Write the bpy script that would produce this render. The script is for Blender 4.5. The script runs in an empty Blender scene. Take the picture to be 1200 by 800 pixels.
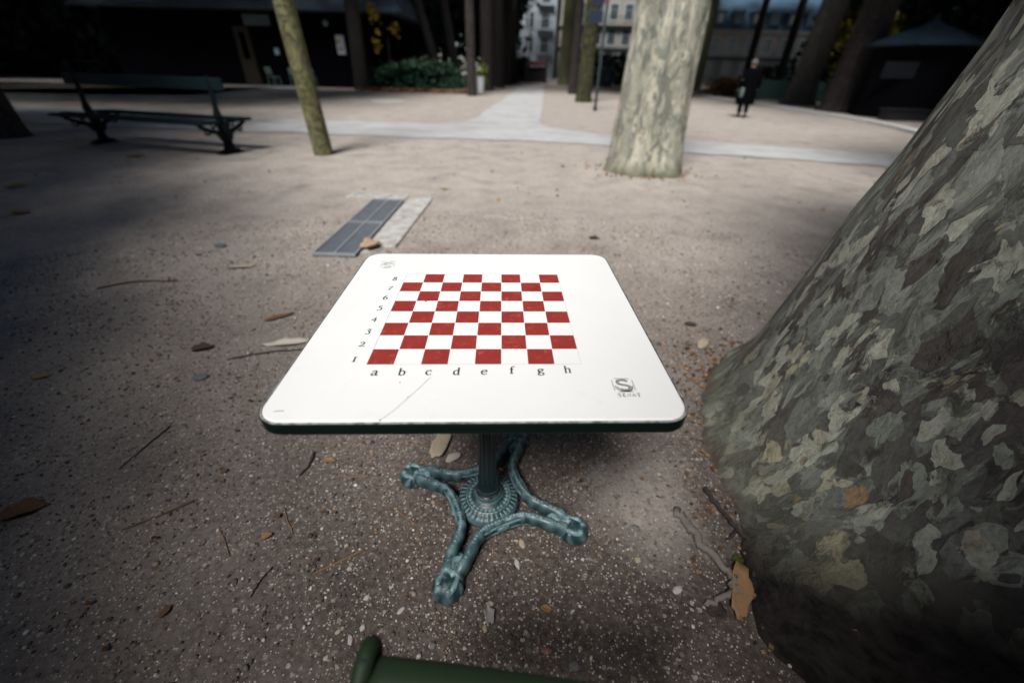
import bpy, bmesh, math, random
import numpy as np
from mathutils import Vector, Matrix, noise as mnoise
from math import sin, cos, pi, radians, exp, log, sqrt, atan2, hypot

random.seed(7)
rng = np.random.default_rng(11)
scene = bpy.context.scene
COL = scene.collection

# ------------------------------------------------------------------ helpers
def sstep(a, b, x):
    t = max(0.0, min(1.0, (x - a) / (b - a)))
    return t * t * (3 - 2 * t)

def lerp_tab(tab, v):
    if v <= tab[0][0]: return tab[0][1]
    for (a, ra), (b, rb) in zip(tab, tab[1:]):
        if v <= b:
            return ra + (rb - ra) * (v - a) / (b - a)
    return tab[-1][1]

class NB:
    """small node-tree builder"""
    def __init__(s, name):
        s.m = bpy.data.materials.new(name); s.m.use_nodes = True
        s.t = s.m.node_tree; s.n = s.t.nodes; s.l = s.t.links
        s.b = s.n['Principled BSDF']
    def set(s, sock, v):
        if isinstance(v, bpy.types.NodeSocket): s.l.new(v, sock)
        else:
            try: sock.default_value = v
            except Exception:
                sock.default_value = tuple(v) + (1.0,) if len(v) == 3 else v
    def node(s, typ, ins=None, **kw):
        n = s.n.new(typ)
        for k, v in kw.items(): setattr(n, k, v)
        for k, v in (ins or {}).items(): s.set(n.inputs[k], v)
        return n
    def coord(s, kind='Object', scale=(1, 1, 1), loc=(0, 0, 0)):
        tc = s.node('ShaderNodeTexCoord')
        mp = s.node('ShaderNodeMapping', {'Vector': tc.outputs[kind], 'Scale': scale, 'Location': loc})
        return mp.outputs[0]
    def noise(s, vec, scale, detail=4, rough=.55, dist=0.0, out='Fac'):
        n = s.node('ShaderNodeTexNoise', {'Vector': vec, 'Scale': scale, 'Detail': detail, 'Roughness': rough, 'Distortion': dist})
        return n.outputs[0] if out == 'Fac' else n.outputs[1]
    def voro(s, vec, scale, feature='F1', out='Distance', rnd=1.0):
        n = s.node('ShaderNodeTexVoronoi', {'Vector': vec, 'Scale': scale, 'Randomness': rnd}, feature=feature)
        return n.outputs[out]
    def math(s, op, a, b=0.0, c=None, clamp=False):
        n = s.node('ShaderNodeMath', {0: a, 1: b}, operation=op, use_clamp=clamp)
        if c is not None: s.set(n.inputs[2], c)
        return n.outputs[0]
    def ramp(s, fac, stops, interp='LINEAR'):
        n = s.node('ShaderNodeValToRGB', {'Fac': fac}); r = n.color_ramp; r.interpolation = interp
        while len(r.elements) < len(stops): r.elements.new(0.5)
        for e, (p, c) in zip(r.elements, stops):
            e.position = p
            e.color = (c, c, c, 1) if isinstance(c, (int, float)) else tuple(c) + (1,)
        return n.outputs[0]
    def mix(s, fac, a, b, blend='MIX'):
        n = s.node('ShaderNodeMix', data_type='RGBA', blend_type=blend)
        s.set(n.inputs[0], fac)
        for k, v in ((6, a), (7, b)):
            if isinstance(v, (tuple, list)) and len(v) == 3: v = tuple(v) + (1,)
            s.set(n.inputs[k], v)
        return n.outputs[2]
    def warp(s, vec, scale, amt):
        nz = s.noise(vec, scale, 3, .5, out='Color')
        v = s.node('ShaderNodeVectorMath', {0: nz, 1: (.5, .5, .5)}, operation='SUBTRACT').outputs[0]
        v = s.node('ShaderNodeVectorMath', {0: v, 'Scale': amt}, operation='SCALE').outputs[0]
        return s.node('ShaderNodeVectorMath', {0: vec, 1: v}, operation='ADD').outputs[0]
    def bump(s, h, strength=.5, dist=.01, normal=None):
        n = s.node('ShaderNodeBump', {'Height': h, 'Strength': strength, 'Distance': dist})
        if normal is not None: s.l.new(normal, n.inputs['Normal'])
        return n.outputs[0]
    def out(s, color, rough=.7, normal=None, metal=0.0, spec=.5):
        s.set(s.b.inputs['Base Color'], tuple(color) + (1,) if isinstance(color, (tuple, list)) and len(color) == 3 else color)
        s.set(s.b.inputs['Roughness'], rough); s.set(s.b.inputs['Metallic'], metal)
        s.set(s.b.inputs['Specular IOR Level'], spec)
        if normal is not None: s.l.new(normal, s.b.inputs['Normal'])
        return s.m

def simple_mat(name, c, rough=.7, var=.25, scale=12, metal=0.0, spec=.4, bump=.0):
    b = NB(name); v = b.coord()
    f = b.noise(v, scale, 5, .6)
    col = b.mix(f, tuple(x * (1 - var) for x in c), tuple(min(1, x * (1 + var)) for x in c))
    nm = b.bump(b.noise(v, scale * 6, 4), bump, .004) if bump else None
    return b.out(col, rough, nm, metal, spec)

# mesh object
def mkobj(name, verts, faces, mat, parent=None, smooth=False, loc=None):
    me = bpy.data.meshes.new(name); me.from_pydata([tuple(v) for v in verts], [], faces); me.update()
    if mat: me.materials.append(mat)
    if smooth: me.polygons.foreach_set('use_smooth', [True] * len(me.polygons))
    o = bpy.data.objects.new(name, me); COL.objects.link(o)
    if parent: o.parent = parent
    if loc is not None: o.location = loc
    return o

def bmobj(name, bm, mat, parent=None, smooth=False, loc=None, recalc=True):
    if recalc: bmesh.ops.recalc_face_normals(bm, faces=bm.faces[:])
    me = bpy.data.meshes.new(name); bm.to_mesh(me); bm.free()
    if mat: me.materials.append(mat)
    if smooth: me.polygons.foreach_set('use_smooth', [True] * len(me.polygons))
    o = bpy.data.objects.new(name, me); COL.objects.link(o)
    if parent: o.parent = parent
    if loc is not None: o.location = loc
    return o

def tag(o, label=None, cat=None, group=None, kind=None):
    if label: o['label'] = label
    if cat: o['category'] = cat
    if group: o['group'] = group
    if kind: o['kind'] = kind
    return o

def thing(name, label, cat, loc=(0, 0, 0), rz=0, group=None):
    o = bpy.data.objects.new(name, None); COL.objects.link(o); o.empty_display_size = .1
    o.location = loc; o.rotation_euler = (0, 0, rz)
    return tag(o, label, cat, group)

def copy_tree(o, parent=None):
    c = o.copy(); COL.objects.link(c)
    if parent: c.parent = parent
    for ch in list(o.children): copy_tree(ch, c)
    return c

def box(bm, c, s, rz=0, bevel=0, rot=None):
    r = bmesh.ops.create_cube(bm, size=1)
    M = Matrix.Translation(c) @ (rot if rot is not None else Matrix.Rotation(rz, 4, 'Z')) @ Matrix.Diagonal((s[0], s[1], s[2], 1))
    bmesh.ops.transform(bm, matrix=M, verts=r['verts'])
    if bevel:
        es = list({e for v in r['verts'] for e in v.link_edges})
        bmesh.ops.bevel(bm, geom=es, offset=bevel, segments=2, affect='EDGES', profile=.5)

def tube(bm, pts, rad, n=8, cap=True, flat=(1, 1)):
    """tube along pts; rad scalar or list; flat squashes section (side, up)"""
    pts = [Vector(p) for p in pts]; m = len(pts)
    if not isinstance(rad, (list, tuple)): rad = [rad] * m
    rings = []
    for i, p in enumerate(pts):
        d = (pts[min(i + 1, m - 1)] - pts[max(i - 1, 0)]).normalized()
        up = Vector((0, 0, 1)) if abs(d.z) < .95 else Vector((0, 1, 0))
        a = d.cross(up).normalized(); b = a.cross(d).normalized()
        rings.append([bm.verts.new(p + a * cos(2 * pi * k / n) * rad[i] * flat[0] + b * sin(2 * pi * k / n) * rad[i] * flat[1]) for k in range(n)])
    for r0, r1 in zip(rings, rings[1:]):
        for k in range(n):
            bm.faces.new((r0[k], r0[(k + 1) % n], r1[(k + 1) % n], r1[k]))
    if cap:
        bm.faces.new(rings[0][::-1]); bm.faces.new(rings[-1])

def lathe(bm, prof, n=48, c=(0, 0, 0), fn=None):
    rings = []
    for i, (r, z) in enumerate(prof):
        rg = []
        for k in range(n):
            a = 2 * pi * k / n; rr = r
            if fn: rr = fn(i, r, z, a)
            rg.append(bm.verts.new((c[0] + rr * cos(a), c[1] + rr * sin(a), c[2] + z)))
        rings.append(rg)
    for r0, r1 in zip(rings, rings[1:]):
        for k in range(n):
            bm.faces.new((r0[k], r0[(k + 1) % n], r1[(k + 1) % n], r1[k]))
    bm.faces.new(rings[0][::-1]); bm.faces.new(rings[-1])

def cat_rom(P, n=8):
    P = [Vector(p) for p in P]; out = []
    Q = [P[0] * 2 - P[1]] + P + [P[-1] * 2 - P[-2]]
    for i in range(1, len(Q) - 2):
        a, b, c, d = Q[i - 1:i + 3]
        for k in range(n):
            t = k / n
            out.append(.5 * ((2 * b) + (c - a) * t + (2 * a - 5 * b + 4 * c - d) * t * t + (3 * b - a - 3 * c + d) * t ** 3))
    out.append(P[-1]); return out

# ------------------------------------------------------------------ camera
cd = bpy.data.cameras.new('camera'); cam = bpy.data.objects.new('camera', cd); COL.objects.link(cam)
TH, RO, CH = 0.5819560562, 0.0286099598, 1.21867
F = Vector((0, cos(TH), -sin(TH))); R0 = Vector((1, 0, 0)); U0 = Vector((0, sin(TH), cos(TH)))
Rv = R0 * cos(RO) + U0 * sin(RO); Uv = -R0 * sin(RO) + U0 * cos(RO)
M = Matrix((Rv, Uv, -F)).transposed().to_4x4(); M.translation = (0, 0, CH)
cam.matrix_world = M
cd.sensor_width = 36; cd.lens = 485.325 / 1200 * 36; cd.clip_start = .02; cd.clip_end = 2000
cd.dof.use_dof = True; cd.dof.focus_distance = 1.0; cd.dof.aperture_fstop = 1.35; cd.dof.aperture_blades = 0
scene.camera = cam

# ------------------------------------------------------------------ light
SUNV = Vector((-.26, -.70, 1)).normalized()
sun_el = math.asin(SUNV.z); sun_az = atan2(SUNV.x, SUNV.y)
w = bpy.data.worlds.new("World"); scene.world = w; w.use_nodes = True
bg = w.node_tree.nodes['Background']
sky = w.node_tree.nodes.new('ShaderNodeTexSky'); sky.sky_type = 'NISHITA'; sky.sun_disc = False
sky.sun_elevation = sun_el; sky.sun_rotation = sun_az; sky.air_density = .8; sky.dust_density = .4; sky.ozone_density = 1.0
w.node_tree.links.new(sky.outputs[0], bg.inputs[0]); bg.inputs[1].default_value = .05
sl = bpy.data.lights.new('sun', 'SUN'); so = bpy.data.objects.new('sun', sl); COL.objects.link(so)
sl.energy = 5.0; sl.angle = radians(22); sl.color = (1, .965, .92)
so.rotation_euler = SUNV.to_track_quat('Z', 'Y').to_euler(); so.location = (0, 0, 30)
scene.view_settings.view_transform = 'Standard'; scene.view_settings.look = 'None'; scene.view_settings.exposure = 0
scene.cycles.use_denoising = True
scene.cycles.max_bounces = 6; scene.cycles.diffuse_bounces = 3; scene.cycles.sample_clamp_indirect = 4

# ------------------------------------------------------------------ materials
def mat_ground():
    b = NB('gravel_soil'); v = b.coord()
    geo = b.node('ShaderNodeNewGeometry').outputs['Position']
    big = b.noise(v, .7, 4, .6); mid = b.noise(v, 5, 6, .65); fine = b.noise(v, 55, 5, .7); grain = b.noise(v, 260, 3, .6)
    # loose dark gravel near, dusty trodden sand far; part of this falloff is painted light
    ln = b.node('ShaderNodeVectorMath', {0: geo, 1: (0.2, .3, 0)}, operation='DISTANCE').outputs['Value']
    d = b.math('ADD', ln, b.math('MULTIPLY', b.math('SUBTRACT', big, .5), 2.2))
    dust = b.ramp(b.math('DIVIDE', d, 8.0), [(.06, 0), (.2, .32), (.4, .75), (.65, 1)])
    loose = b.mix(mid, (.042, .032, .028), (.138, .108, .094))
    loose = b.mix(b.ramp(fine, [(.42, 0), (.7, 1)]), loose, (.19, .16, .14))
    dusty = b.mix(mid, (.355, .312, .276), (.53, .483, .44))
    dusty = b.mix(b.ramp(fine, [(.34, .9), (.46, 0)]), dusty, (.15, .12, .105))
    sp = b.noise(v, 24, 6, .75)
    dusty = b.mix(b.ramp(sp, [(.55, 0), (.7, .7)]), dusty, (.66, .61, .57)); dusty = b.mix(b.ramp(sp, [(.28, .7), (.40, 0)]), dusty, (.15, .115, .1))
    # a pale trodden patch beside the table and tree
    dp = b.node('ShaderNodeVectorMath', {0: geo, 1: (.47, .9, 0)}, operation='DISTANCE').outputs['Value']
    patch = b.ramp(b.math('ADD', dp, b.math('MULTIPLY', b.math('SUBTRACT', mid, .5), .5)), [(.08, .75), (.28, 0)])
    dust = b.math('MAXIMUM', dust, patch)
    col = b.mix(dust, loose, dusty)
    col = b.mix(1.0, col, b.ramp(b.noise(v, 2.3, 5, .65), [(.3, .8), (.5, 1.0), (.72, 1.14)]), 'MULTIPLY')
    # individual small grains
    vv = b.warp(v, 30, .01)
    cellc = b.voro(vv, 150, out='Color'); dist = b.voro(vv, 150)
    sel = b.node('ShaderNodeSeparateColor', {0: cellc}).outputs
    on = b.math('MULTIPLY', b.math('GREATER_THAN', sel[0], .66), b.math('LESS_THAN', dist, .42))
    gcol = b.ramp(sel[1], [(0, (.09, .075, .065)), (.35, (.26, .2, .16)), (.6, (.42, .37, .32)), (.85, (.62, .58, .53)), (1, (.7, .68, .66))])
    col = b.mix(b.math('MULTIPLY', on, b.math('SUBTRACT', .85, b.math('MULTIPLY', dust, .45))), col, gcol)
    v2 = b.warp(v, 85, .014); c2 = b.voro(v2, 60, out='Color'); d2 = b.voro(v2, 60); s2 = b.node('ShaderNodeSeparateColor', {0: c2}).outputs
    on2 = b.math('MULTIPLY', b.math('GREATER_THAN', s2[0], .83), b.math('LESS_THAN', d2, .36))
    col = b.mix(b.math('MULTIPLY', on2, .7), col, b.ramp(s2[1], [(0, (.05, .04, .034)), (.35, (.15, .1, .07)), (.6, (.3, .235, .185)), (.85, (.45, .4, .35)), (1, (.68, .65, .61))]))
    v3 = b.warp(v, 45, .025); c3 = b.voro(v3, 31, out='Color'); d3 = b.voro(v3, 31); s3 = b.node('ShaderNodeSeparateColor', {0: c3}).outputs
    on3 = b.math('MULTIPLY', b.math('MULTIPLY', b.math('GREATER_THAN', s3[0], .89), b.math('LESS_THAN', d3, .34)), dust)
    col = b.mix(b.math('MULTIPLY', on3, .65), col, b.ramp(s3[1], [(0, (.08, .06, .05)), (.4, (.2, .14, .1)), (.6, (.6, .55, .5)), (1, (.74, .71, .68))]))
    # damp blotches and litter stains
    col = b.mix(b.ramp(b.noise(v, 1.7, 5, .7), [(.55, 0), (.75, .4)]), col, (.075, .06, .053))
    h = b.math('ADD', b.math('MULTIPLY', b.noise(v, 13, 4, .6), 1.1), b.math('MULTIPLY', fine, .7)); h = b.math('ADD', h, b.math('MULTIPLY', b.noise(v, 30, 3, .5), .9)); h = b.math('ADD', h, b.math('MULTIPLY', fine, .1), b.math('ADD', b.math('MULTIPLY', grain, .35), b.math('MULTIPLY', on, .5)))
    return b.out(col, .92, b.bump(h, .75, .006), spec=.2)

def mat_path():
    b = NB('pale_path'); v = b.coord()
    c = b.mix(b.noise(v, 3, 6, .65), (.43, .44, .445), (.58, .59, .595))
    c = b.mix(b.ramp(b.noise(v, 1.1, 5, .7), [(.46, 0), (.66, .6)]), c, (.36, .325, .295))
    c = b.mix(b.ramp(b.noise(v, 45, 4, .7), [(.6, 0), (.75, .5)]), c, (.2, .17, .15))
    return b.out(c, .9, b.bump(b.noise(v, 90, 3), .3, .004), spec=.2)

def mat_plane_bark(name, dark=1.0, sc=1.0):
    b = NB(name); v = b.coord('Object', (1, 1, .45)); v = b.warp(v, 3.0, .12); v = b.warp(v, 16, .05)
    z = b.node('ShaderNodeSeparateXYZ', {0: b.node('ShaderNodeTexCoord').outputs['Object']}).outputs
    D = dark
    n1 = b.noise(v, 8, 6, .65); nz = b.noise(v, 26, 6, .7); fine = b.noise(v, 120, 4, .65)
    col = b.mix(nz, (.075 * D, .067 * D, .062 * D), (.155 * D, .14 * D, .131 * D))
    col = b.mix(b.ramp(b.noise(v, 5, 5, .65), [(.45, 0), (.6, .8)]), col, b.mix(nz, (.10 * D, .105 * D, .092 * D), (.17 * D, .175 * D, .155 * D)))
    def flakes(cells, nscale, offs, thr):
        """groups of small rounded cells switched on together: lobed flakes of shed bark"""
        vv = b.node('ShaderNodeVectorMath', {0: v, 1: offs}, operation='ADD').outputs[0]
        vn = b.node('ShaderNodeTexVoronoi', {'Vector': vv, 'Scale': cells, 'Randomness': .9}, feature='F1')
        q = b.noise(vn.outputs['Position'], nscale, 2, .5)
        e = b.math('ADD', q, b.math('MULTIPLY', b.math('SUBTRACT', nz, .5), .17))
        rim = b.ramp(e, [(thr - .034, 0), (thr - .013, 1), (thr + .004, 0)])
        return b.ramp(e, [(thr - .012, 0), (thr + .012, 1)]), b.noise(vn.outputs['Position'], nscale * 1.7, 1, .5), rim
    hs = []
    for cells, ns, offs, thr, stops in (
        (26, 8.5, (3, 1, 7), .485, [(.3, (.135, .14, .122)), (.5, (.185, .198, .172)), (.7, (.225, .242, .212))]),
        (32, 12.5, (9, 4, 2), .54, [(.3, (.22, .235, .205)), (.55, (.29, .31, .265)), (.7, (.34, .355, .3))]),
        (24, 11, (4, 2, 11), .61, [(.3, (.085, .075, .069)), (.7, (.13, .115, .106))]),
        (36, 13.5, (1, 8, 5), .575, [(.3, (.37, .385, .32)), (.55, (.45, .455, .375)), (.75, (.36, .32, .225))]),
        (22, 4.0, (5, 5, 1), .655, [(.3, (.5, .43, .26)), (.6, (.42, .4, .29))]),
        (32, 13, (2, 6, 9), .70, [(.3, (.36, .24, .13)), (.6, (.44, .33, .2))])):
        m, tn, rim = flakes(cells * sc, ns * sc, offs, thr)
        col = b.mix(b.math('MULTIPLY', rim, .55), col, (.035 * D, .03 * D, .028 * D))  # small cast shadow along each flake edge, painted into the colour
        col = b.mix(m, col, b.ramp(tn, [(p, tuple(x * D for x in c)) for p, c in stops])); hs.append(m)
    col = b.mix(b.ramp(nz, [(.33, .45), (.5, 0)]), col, (.05 * D, .043 * D, .04 * D))
    col = b.mix(b.ramp(fine, [(.3, .4), (.5, 0)]), col, (.045, .04, .037))
    col = b.mix(1.0, col, b.ramp(b.noise(v, 55, 5, .7), [(.3, .7), (.5, 1.0), (.7, 1.2)]), 'MULTIPLY')
    col = b.mix(b.ramp(n1, [(.6, 0), (.75, .3)]), col, (.06 * D, .054 * D, .05 * D))
    # left flank brightened, right one darkened: light painted into the bark colour
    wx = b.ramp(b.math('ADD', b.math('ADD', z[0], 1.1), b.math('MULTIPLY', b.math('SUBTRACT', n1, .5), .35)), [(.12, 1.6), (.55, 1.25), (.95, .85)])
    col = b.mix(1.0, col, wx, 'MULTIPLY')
    # moss and dust near the foot
    foot = b.ramp(b.math('ADD', z[2], b.math('MULTIPLY', b.math('SUBTRACT', b.noise(v, 6, 4), .5), .5)), [(.0, .75), (.32, 0)])
    moss = b.mix(b.noise(v, 11, 4), (.10, .115, .065), (.26, .255, .2))
    col = b.mix(foot, col, moss)
    soil = b.ramp(b.math('ADD', z[2], b.math('MULTIPLY', b.math('SUBTRACT', b.noise(v, 13, 5, .7), .5), .22)), [(-.01, 1), (.04, 0)])
    col = b.mix(soil, col, b.mix(fine, (.08, .062, .055), (.2, .16, .14)))
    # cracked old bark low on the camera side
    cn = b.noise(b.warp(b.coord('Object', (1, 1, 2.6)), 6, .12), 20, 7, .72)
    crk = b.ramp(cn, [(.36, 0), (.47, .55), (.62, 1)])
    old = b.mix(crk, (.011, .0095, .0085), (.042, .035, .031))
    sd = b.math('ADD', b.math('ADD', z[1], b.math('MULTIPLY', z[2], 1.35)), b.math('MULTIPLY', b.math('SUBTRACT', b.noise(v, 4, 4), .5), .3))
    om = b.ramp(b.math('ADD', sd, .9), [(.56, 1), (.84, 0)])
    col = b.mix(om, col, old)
    h = b.math('MULTIPLY', nz, .35)
    for k_, m in enumerate(hs): h = b.math('SUBTRACT', h, b.math('MULTIPLY', m, .3))
    h = b.math('ADD', h, b.math('MULTIPLY', fine, .3))
    h = b.math('ADD', h, b.math('MULTIPLY', b.math('MULTIPLY', om, crk), .6))
    return b.out(col, .85, b.bump(h, .8, .012), spec=.25)

def mat_pale_plane():
    b = NB('pale_plane_bark'); v = b.coord('Object', (1, 1, .42)); v = b.warp(v, 3.5, .16); v = b.warp(v, 14, .08)
    nz = b.noise(v, 30, 5, .7)
    col = b.mix(nz, (.2, .215, .185), (.36, .375, .32))
    for cells, ns, offs, thr, ca, cb in ((26, 6, (3, 1, 7), .46, (.36, .37, .31), (.46, .455, .37)), (34, 9, (9, 4, 2), .52, (.5, .49, .4), (.62, .6, .49)), (34, 10, (6, 2, 5), .6, (.19, .2, .17), (.28, .29, .24)), (30, 7, (2, 6, 9), .68, (.42, .33, .21), (.5, .4, .27))):
        vv = b.node('ShaderNodeVectorMath', {0: v, 1: offs}, operation='ADD').outputs[0]
        vn = b.node('ShaderNodeTexVoronoi', {'Vector': vv, 'Scale': cells, 'Randomness': .9}, feature='F1')
        e = b.math('ADD', b.noise(vn.outputs['Position'], ns, 2, .5), b.math('MULTIPLY', b.math('SUBTRACT', nz, .5), .1))
        col = b.mix(b.ramp(e, [(thr - .012, 0), (thr + .012, 1)]), col, b.mix(nz, ca, cb))
    n2 = b.noise(v, 9, 6, .7)
    col = b.mix(b.ramp(n2, [(.52, 0), (.7, .8)]), col, (.17, .165, .14))
    st = b.noise(b.coord('Object', (6, 6, .5)), 1.6, 5, .6)
    col = b.mix(b.ramp(st, [(.5, 0), (.68, .75)]), col, (.19, .205, .18))
    pit = b.ramp(b.noise(v, 22, 4, .6), [(.62, 0), (.7, 1)])
    col = b.mix(b.math('MULTIPLY', pit, .7), col, (.06, .05, .04))
    z = b.node('ShaderNodeSeparateXYZ', {0: b.node('ShaderNodeTexCoord').outputs['Object']}).outputs
    f = b.ramp(b.math('ADD', z[2], b.math('MULTIPLY', b.math('SUBTRACT', n2, .5), .35)), [(.03, .8), (.2, 0)])
    col = b.mix(f, col, (.12, .125, .07))
    return b.out(col, .85, b.bump(b.math('ADD', n2, b.math('MULTIPLY', st, .8)), 1.0, .05), spec=.2)

def mat_bark(name, a, c, moss=None, moss_amt=.5, vs=.25):
    b = NB(name); v = b.coord('Object', (1, 1, vs)); v = b.warp(v, 5, .15)
    n = b.noise(v, 9, 6, .7); cr = b.ramp(b.math('ABSOLUTE', b.math('SUBTRACT', b.noise(v, 13, 5, .65), .5)), [(0, .25), (.05, 1)])
    col = b.mix(n, a, c)
    if moss: col = b.mix(b.ramp(b.noise(b.coord(), 6, 5, .6), [(.5 - moss_amt * .3, 0), (.62, .9)]), col, moss)
    col = b.mix(b.math('SUBTRACT', 1, cr), col, tuple(x * .35 for x in a))
    return b.out(col, .9, b.bump(b.math('ADD', n, cr), .8, .02), spec=.15)

def mat_leaf(name, cs, spec=.25):
    b = NB(name); at = b.node('ShaderNodeAttribute', attribute_name='tone').outputs['Fac']
    n = len(cs) - 1
    col = b.ramp(at, [(i / n, c) for i, c in enumerate(cs)])
    return b.out(col, .6, spec=spec)

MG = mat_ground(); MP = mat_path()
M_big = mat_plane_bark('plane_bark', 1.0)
M_pale = mat_pale_plane()
M_dark = mat_bark('dark_bark', (.035, .03, .029), (.075, .066, .062))
M_grey = mat_bark('grey_bark', (.06, .055, .05), (.13, .12, .11))
M_moss = mat_bark('mossy_bark', (.10, .10, .07), (.2, .195, .14), (.19, .185, .075), .8, vs=.6)
M_green = mat_bark('green_bark', (.12, .125, .08), (.22, .22, .15), (.19, .2, .09), .7)
L_plane = mat_leaf('plane_leaves', [(.03, .045, .015), (.06, .075, .02), (.13, .10, .03)])
L_dark = mat_leaf('dark_leaves', [(.006, .014, .012), (.014, .034, .024), (.03, .055, .032)])
L_bush = mat_leaf('bush_leaves', [(.012, .04, .03), (.03, .085, .05), (.06, .125, .07)])
L_yel = mat_leaf('yellow_leaves', [(.03, .04, .012), (.09, .095, .02), (.24, .18, .03)])
L_brown = mat_leaf('brown_leaves', [(.07, .035, .018), (.2, .105, .05), (.36, .22, .12)])
W_darkwood = simple_mat('black_boards', (.004, .0045, .007), .95, .4, 5, spec=.05)
M_iron = simple_mat('dark_iron', (.015, .02, .022), .5, .4, 20)

# ------------------------------------------------------------------ ground
def axis_vals(lo, hi, fine_lo, fine_hi, step, g):
    vals = list(np.arange(fine_lo, fine_hi + 1e-6, step))
    s, x = step, fine_hi
    while x < hi: s *= g; x += s; vals.append(min(x, hi))
    s, x = step, fine_lo
    while x > lo: s *= g; x -= s; vals.insert(0, max(x, lo))
    return vals
def gz(x, y):
    d = hypot(x, y - 1)
    f = 1 - sstep(6, 20, d)
    if f <= 0: return 0.0
    p = Vector((x, y, 0))
    return f * (.006 * mnoise.noise(p * 1.3) + .004 * mnoise.noise(p * 4.1) + .003 * mnoise.noise(p * 11))
gx_ = axis_vals(-400, 400, -3, 3, .05, 1.16); gy_ = axis_vals(-60, 600, -.5, 5, .05, 1.13)
nx, ny = len(gx_), len(gy_)
gv = [(x, y, gz(x, y)) for y in gy_ for x in gx_]
gf = [(j * nx + i, j * nx + i + 1, (j + 1) * nx + i + 1, (j + 1) * nx + i) for j in range(ny - 1) for i in range(nx - 1)]
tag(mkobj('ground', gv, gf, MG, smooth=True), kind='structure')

def sheet(name, poly, z, mat, kind='structure', jit=.0):
    """flat polygon, sides wandering a little so that edges read as worn"""
    P = []
    n = len(poly)
    for i in range(n):
        a, b_ = Vector(poly[i]), Vector(poly[(i + 1) % n]); L = (b_ - a).length
        m = max(1, int(L / .3))
        for k in range(m):
            p = a.lerp(b_, k / m)
            if jit and 0 < k: p += Vector((mnoise.noise(Vector((p.x * 1.1, p.y * 1.1, 3))), mnoise.noise(Vector((p.x * 1.1, p.y * 1.1, 9))))) * jit + Vector((0, mnoise.noise(Vector((p.x * 3.7, p.y * 3.7, 5))))) * jit * .6
            P.append((p.x, p.y, z))
    bm = bmesh.new(); f = bm.faces.new([bm.verts.new(p) for p in P])
    bmesh.ops.triangulate(bm, faces=[f])
    o = bmobj(name, bm, mat)
    for p in o.data.polygons:
        if p.normal.z < 0: p.flip()
    return tag(o, kind=kind)

sheet('path', [(-24, 14.6), (-14.8, 13.8), (-11.9, 13.5), (-6.9, 11.8), (-4.5, 11.72), (-1.9, 11.75), (-1.44, 12.6), (-1.2, 13.9), (-1.02, 17.6), (-.6, 24.4), (.35, 50), (2.6, 50), (.945, 18.7), (.6, 13), (.72, 11.6), (1.82, 10.56), (3.78, 10.0), (5.1, 9.4), (7.2, 8.75), (14, 7.3), (13, 5.6), (6.15, 7.44), (4.4, 7.95), (3.2, 8.27), (1.9, 8.83), (1.24, 9.04), (-.1, 9.24), (-1.6, 9.18), (-4.2, 9.4), (-5.7, 9.33), (-9.9, 9.7), (-16, 10.6), (-24, 12)], .014, MP, jit=.14)
sheet('path', [(-34, 16.0), (-24, 15.3), (-16, 15.4), (-12.3, 15.6), (-11.3, 17.4), (-11.0, 22.5), (-11.6, 29.7), (-14.2, 29.9), (-13.3, 21), (-13.2, 19), (-16, 18), (-24, 18), (-34, 18.5)], .010, MP, jit=.2)
sheet('path', [(-30, 27.2), (-21, 28.0), (-13.2, 28.6), (-9.8, 29.0), (-10, 30.5), (-30, 30)], .006, MP, jit=.15)

# the low stone edging on the right, a raised step
def edging():
    pts = cat_rom([(14.5, 48, 0), (12.8, 38, 0), (11.9, 31.6, 0), (11.95, 23, 0), (11.65, 16.5, 0), (10.75, 12.65, 0), (9.6, 10.6, 0)], 10)
    bm = bmesh.new()
    for a, b_ in zip(pts, pts[1:]):
        d = (b_ - a); L = d.length
        box(bm, (a + b_) / 2 + Vector((0, 0, .045)), (L - .012, .22, .11), atan2(d.y, d.x), .012)
    return bmobj('kerb', bm, simple_mat('kerb_stone', (.66, .66, .65), .85, .2, 6))
tag(edging(), kind='structure')

# manhole disc
bm = bmesh.new(); lathe(bm, [(.72, 0), (.72, .018), (.70, .024), (.60, .024), (.585, .018), (.05, .018), (.0001, .018)], 48)
o = thing('manhole_cover', 'pale round concrete manhole cover in the sand in front of the bush', 'manhole cover', (-5.2, 19.1, 0))
bmobj('cover_plate', bm, simple_mat('pale_concrete', (.5, .5, .49), .9, .15, 8), o)

# ------------------------------------------------------------------ trees
def smooth_prof(prof):
    return lambda z: lerp_tab(prof, z)

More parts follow.
